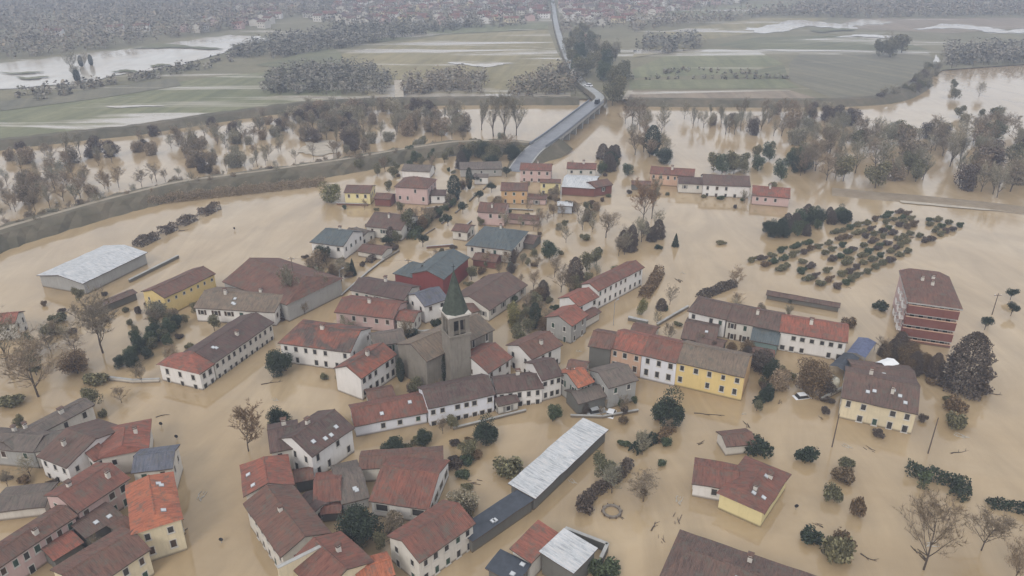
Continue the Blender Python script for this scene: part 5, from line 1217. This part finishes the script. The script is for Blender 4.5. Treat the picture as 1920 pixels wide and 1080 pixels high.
def low_wall(label, pix, w, h, mat, name='garden_wall'):
    pts = [U(p) for p in pix]; E = bpy.data.objects.new(name, None); COL.objects.link(E); E.location = pts[0]; tag(E, label, 'wall')
    for a, b in zip(pts[:-1], pts[1:]):
        d = b-a; m = MB(); m.box(0, d.length, -w/2, w/2, -1.5, h); seg = m.build('wall_run', [mat], E, loc=a-pts[0], rz=math.atan2(d.y, d.x))
        m = MB(); m.box(-.05, d.length+.05, -w/2-.08, w/2+.08, h, h+.1); m.build('coping', [CONC], seg)
low_wall('long dark straight wall in open water beside the white roofed shed', [(243, 530), (335, 484)], .5, .9, WALL['dark'])
low_wall('dark wall round the white roofed annex at the bottom centre', [(1060, 1004), (1138, 1034), (1126, 1060)], .4, 1.6, WALL['dark'])
low_wall('low wall running out from the lower end of the long white row house', [(200, 712), (250, 718), (300, 716)], .4, .8, WALL['offwhite'])
low_wall('low dark wall below the yellow row end in open water', [(1178, 600), (1214, 608)], .8, .9, WALL['dark'])
low_wall('low garden wall behind the hedge above the rear row', [(1232, 612), (1262, 594), (1290, 578)], .4, .7, WALL['stone'])
low_wall('cream parapet gable between two roofs of the curved row', [(532, 1128), (612, 1086)], .45, 6.6, WALL['cream'])
low_wall('pale churchyard wall left of the church', [(744, 618), (790, 626), (826, 622)], .4, .8, WALL['offwhite'])
low_wall('garden wall left of the beige house', [(1540, 752), (1560, 742), (1582, 730)], .3, .8, WALL['offwhite'])
low_wall('dark low wall on the shore of the small yellow house', [(632, 384), (690, 386)], .6, .7, WALL['brick'])
low_wall('thin wall in water behind the red barns', [(800, 466), (850, 462)], .4, .7, WALL['brick'])
def drift(label, pix, L, rz):
    rnd = random.Random(label); m = MB(); p = Vector((-L/2, 0, .03)); 
    for k in range(5):
        q = p + Vector((L/5, rnd.uniform(-.2, .2), rnd.uniform(-.03, .05))); m.tube(p, q, .14-.02*k, .12-.02*k, 5)
        if k in (1, 3): m.tube(q, q+Vector((.6, rnd.choice([-.6, .6]), .25)), .06, .02, 4)
        p = q
    o = m.build('drift_branch', [BARK], loc=U(pix), rz=rz); tag(o, label, 'branch')
for l, p, L, a in [('drifting branch below the round dark evergreen', (510, 718), 4.5, .3), ('drifting branch near the dark green tree on the right', (1330, 778), 6, -.2), ('drifting branch right of the beige house', (1800, 848), 4, .2), ('short drifting branch right of the plum tree', (1866, 738), 2.2, 0), ('curled drifting branch left of the large brown roof', (1226, 988), 2.2, 1.0), ('curled drifting branch right of the grey bushes at the bottom', (1628, 1046), 2.4, -.8), ('drifting debris in the wide street near the road sign', (305, 780), 2.5, .4)]: drift(l, p, L, a)

for l, pix in [('garden wall on the left side of the upper street', [(640, 556), (690, 512), (720, 488)]), ('garden wall on the right side of the upper street', [(850, 446), (884, 416)]), ('garden wall by the pale pink house', [(800, 392), (836, 388)]), ('long garden wall in front of the orange walled house', [(930, 392), (1000, 396)]),
               ('yard wall below the plain grey house', [(1070, 782), (1130, 784), (1196, 772)]), ('yard wall beside the long white row', [(850, 806), (930, 786), (986, 772)])]:
    low_wall(l, pix, .3, .5, WALL['stone'])
# low walls along both sides of the main street and round the plots
wr = random.Random(8); WRUN = []
for ln in (7.0, 10.0):
    m = MB(); m.box(-ln/2, ln/2, -.16, .16, -1.5, .62); mw = m.mesh('wall_run', [WALL['stone']]); m = MB(); m.box(-ln/2-.05, ln/2+.05, -.22, .22, .62, .72); WRUN.append((ln, mw, m.mesh('coping', [WALL['stone']])))
def wall_at(c, ang, label, group):
    ln, mw, mc = wr.choice(WRUN)
    for t in (-.5, 0, .5):
        ok, dd = clear_of_houses((c.x+math.cos(ang)*ln*t, c.y+math.sin(ang)*ln*t), .5)
        if not ok: return
    E = bpy.data.objects.new('garden_wall', None); COL.objects.link(E); E.location = (c.x, c.y, wr.uniform(-.35, .1)); E.rotation_euler = (0, 0, ang); tag(E, label, 'wall', group)
    ob('wall_run', mw, E); ob('coping', mc, E)
for a, b in zip(STREET[:6], STREET[1:7]):
    d = (b-a); n_ = int(d.length/11); dn = d.normalized(); nn = Vector((-dn.y, dn.x, 0))
    for k in range(n_):
        for sd in (-1, 1):
            if wr.random() < .75: wall_at(a + d*((k+.5)/n_) + nn*sd*wr.uniform(5.4, 6.2), math.atan2(d.y, d.x)+wr.uniform(-.03, .03), 'low stone wall lining the upper street on its ' + ('left' if sd < 0 else 'right'), 'low walls lining the upper street')
for (c, hx, hy, a) in FOOT:
    if PR(c)[1] > 380 and wr.random() < .0:
        sx, off = wr.choice([-1, 1]), wr.uniform(3.5, 6)
        p = c + Vector((math.cos(a), math.sin(a), 0))*(sx*(hx+off)) + Vector((-math.sin(a), math.cos(a), 0))*wr.uniform(-2, 2)
        if street_dist(p) > 6: wall_at(p, a+math.pi/2, 'short low garden wall between the flooded houses', 'low garden walls between houses')
# floating rubbish carried by the current
fr = random.Random(12); DM = []
for k in range(4):
    m = MB()
    for j in range(5+k):
        x, y, a, ln = fr.uniform(-.9, .9), fr.uniform(-.5, .5), fr.uniform(-.5, .5), fr.uniform(.5, 1.6)
        m.tube((x-ln/2*math.cos(a), y-ln/2*math.sin(a), .04), (x+ln/2*math.cos(a), y+ln/2*math.sin(a), .08), .07, .04, 4)
    DM.append(m.mesh('floating_debris', [[BARK, WOOD, BARK, plain_mat('pale_rubbish', (.42, .38, .32), .8)][k]]))
spots = []
while len(spots) < 70:
    p = (fr.uniform(300, 1900), fr.uniform(430, 1075)); spots.append(p)
    o = ob('floating_debris', fr.choice(DM), None, U(p), fr.uniform(0, 3.1), (fr.uniform(.5, 1.3),)*3); tag(o, 'small clump of floating debris on the brown water', 'debris', 'scattered floating debris')
# overhead wires from pole to pole
def wire(label, p0, h0, p1, h1):
    a, b = U(p0) + Vector((0, 0, h0-.25)), U(p1) + Vector((0, 0, h1-.25)); m = MB(); n = 12; pr = a
    for k in range(1, n+1):
        t = k/n; q = a.lerp(b, t) - Vector((0, 0, 1.1*4*t*(1-t))); m.tube(pr, q, .02, .02, 3); pr = q
    tag(m.build('overhead_wire', [DARK]), label, 'wire')
wire('overhead wire from the great barn pole to the red barn pole', (556, 560), 12, (768, 532), 7.5)

# ================================================================ HAZE
m = MB(); m.box(-9400, 9400, -900, 16400, -4.0, 96.0)
hz = m.build('haze', [plain_mat('haze_air', (1, 1, 1))]); tag(hz, kind='stuff')
hm = bpy.data.materials.new('haze_volume'); hm.use_nodes = True; nt = hm.node_tree; nt.nodes.clear()
vo = nt.nodes.new('ShaderNodeVolumePrincipled'); vo.inputs['Color'].default_value = (.71, .805, 1.0, 1); vo.inputs['Density'].default_value = 0.00046
mo = nt.nodes.new('ShaderNodeOutputMaterial'); nt.links.new(vo.outputs[0], mo.inputs['Volume'])
hz.data.materials.clear(); hz.data.materials.append(hm)
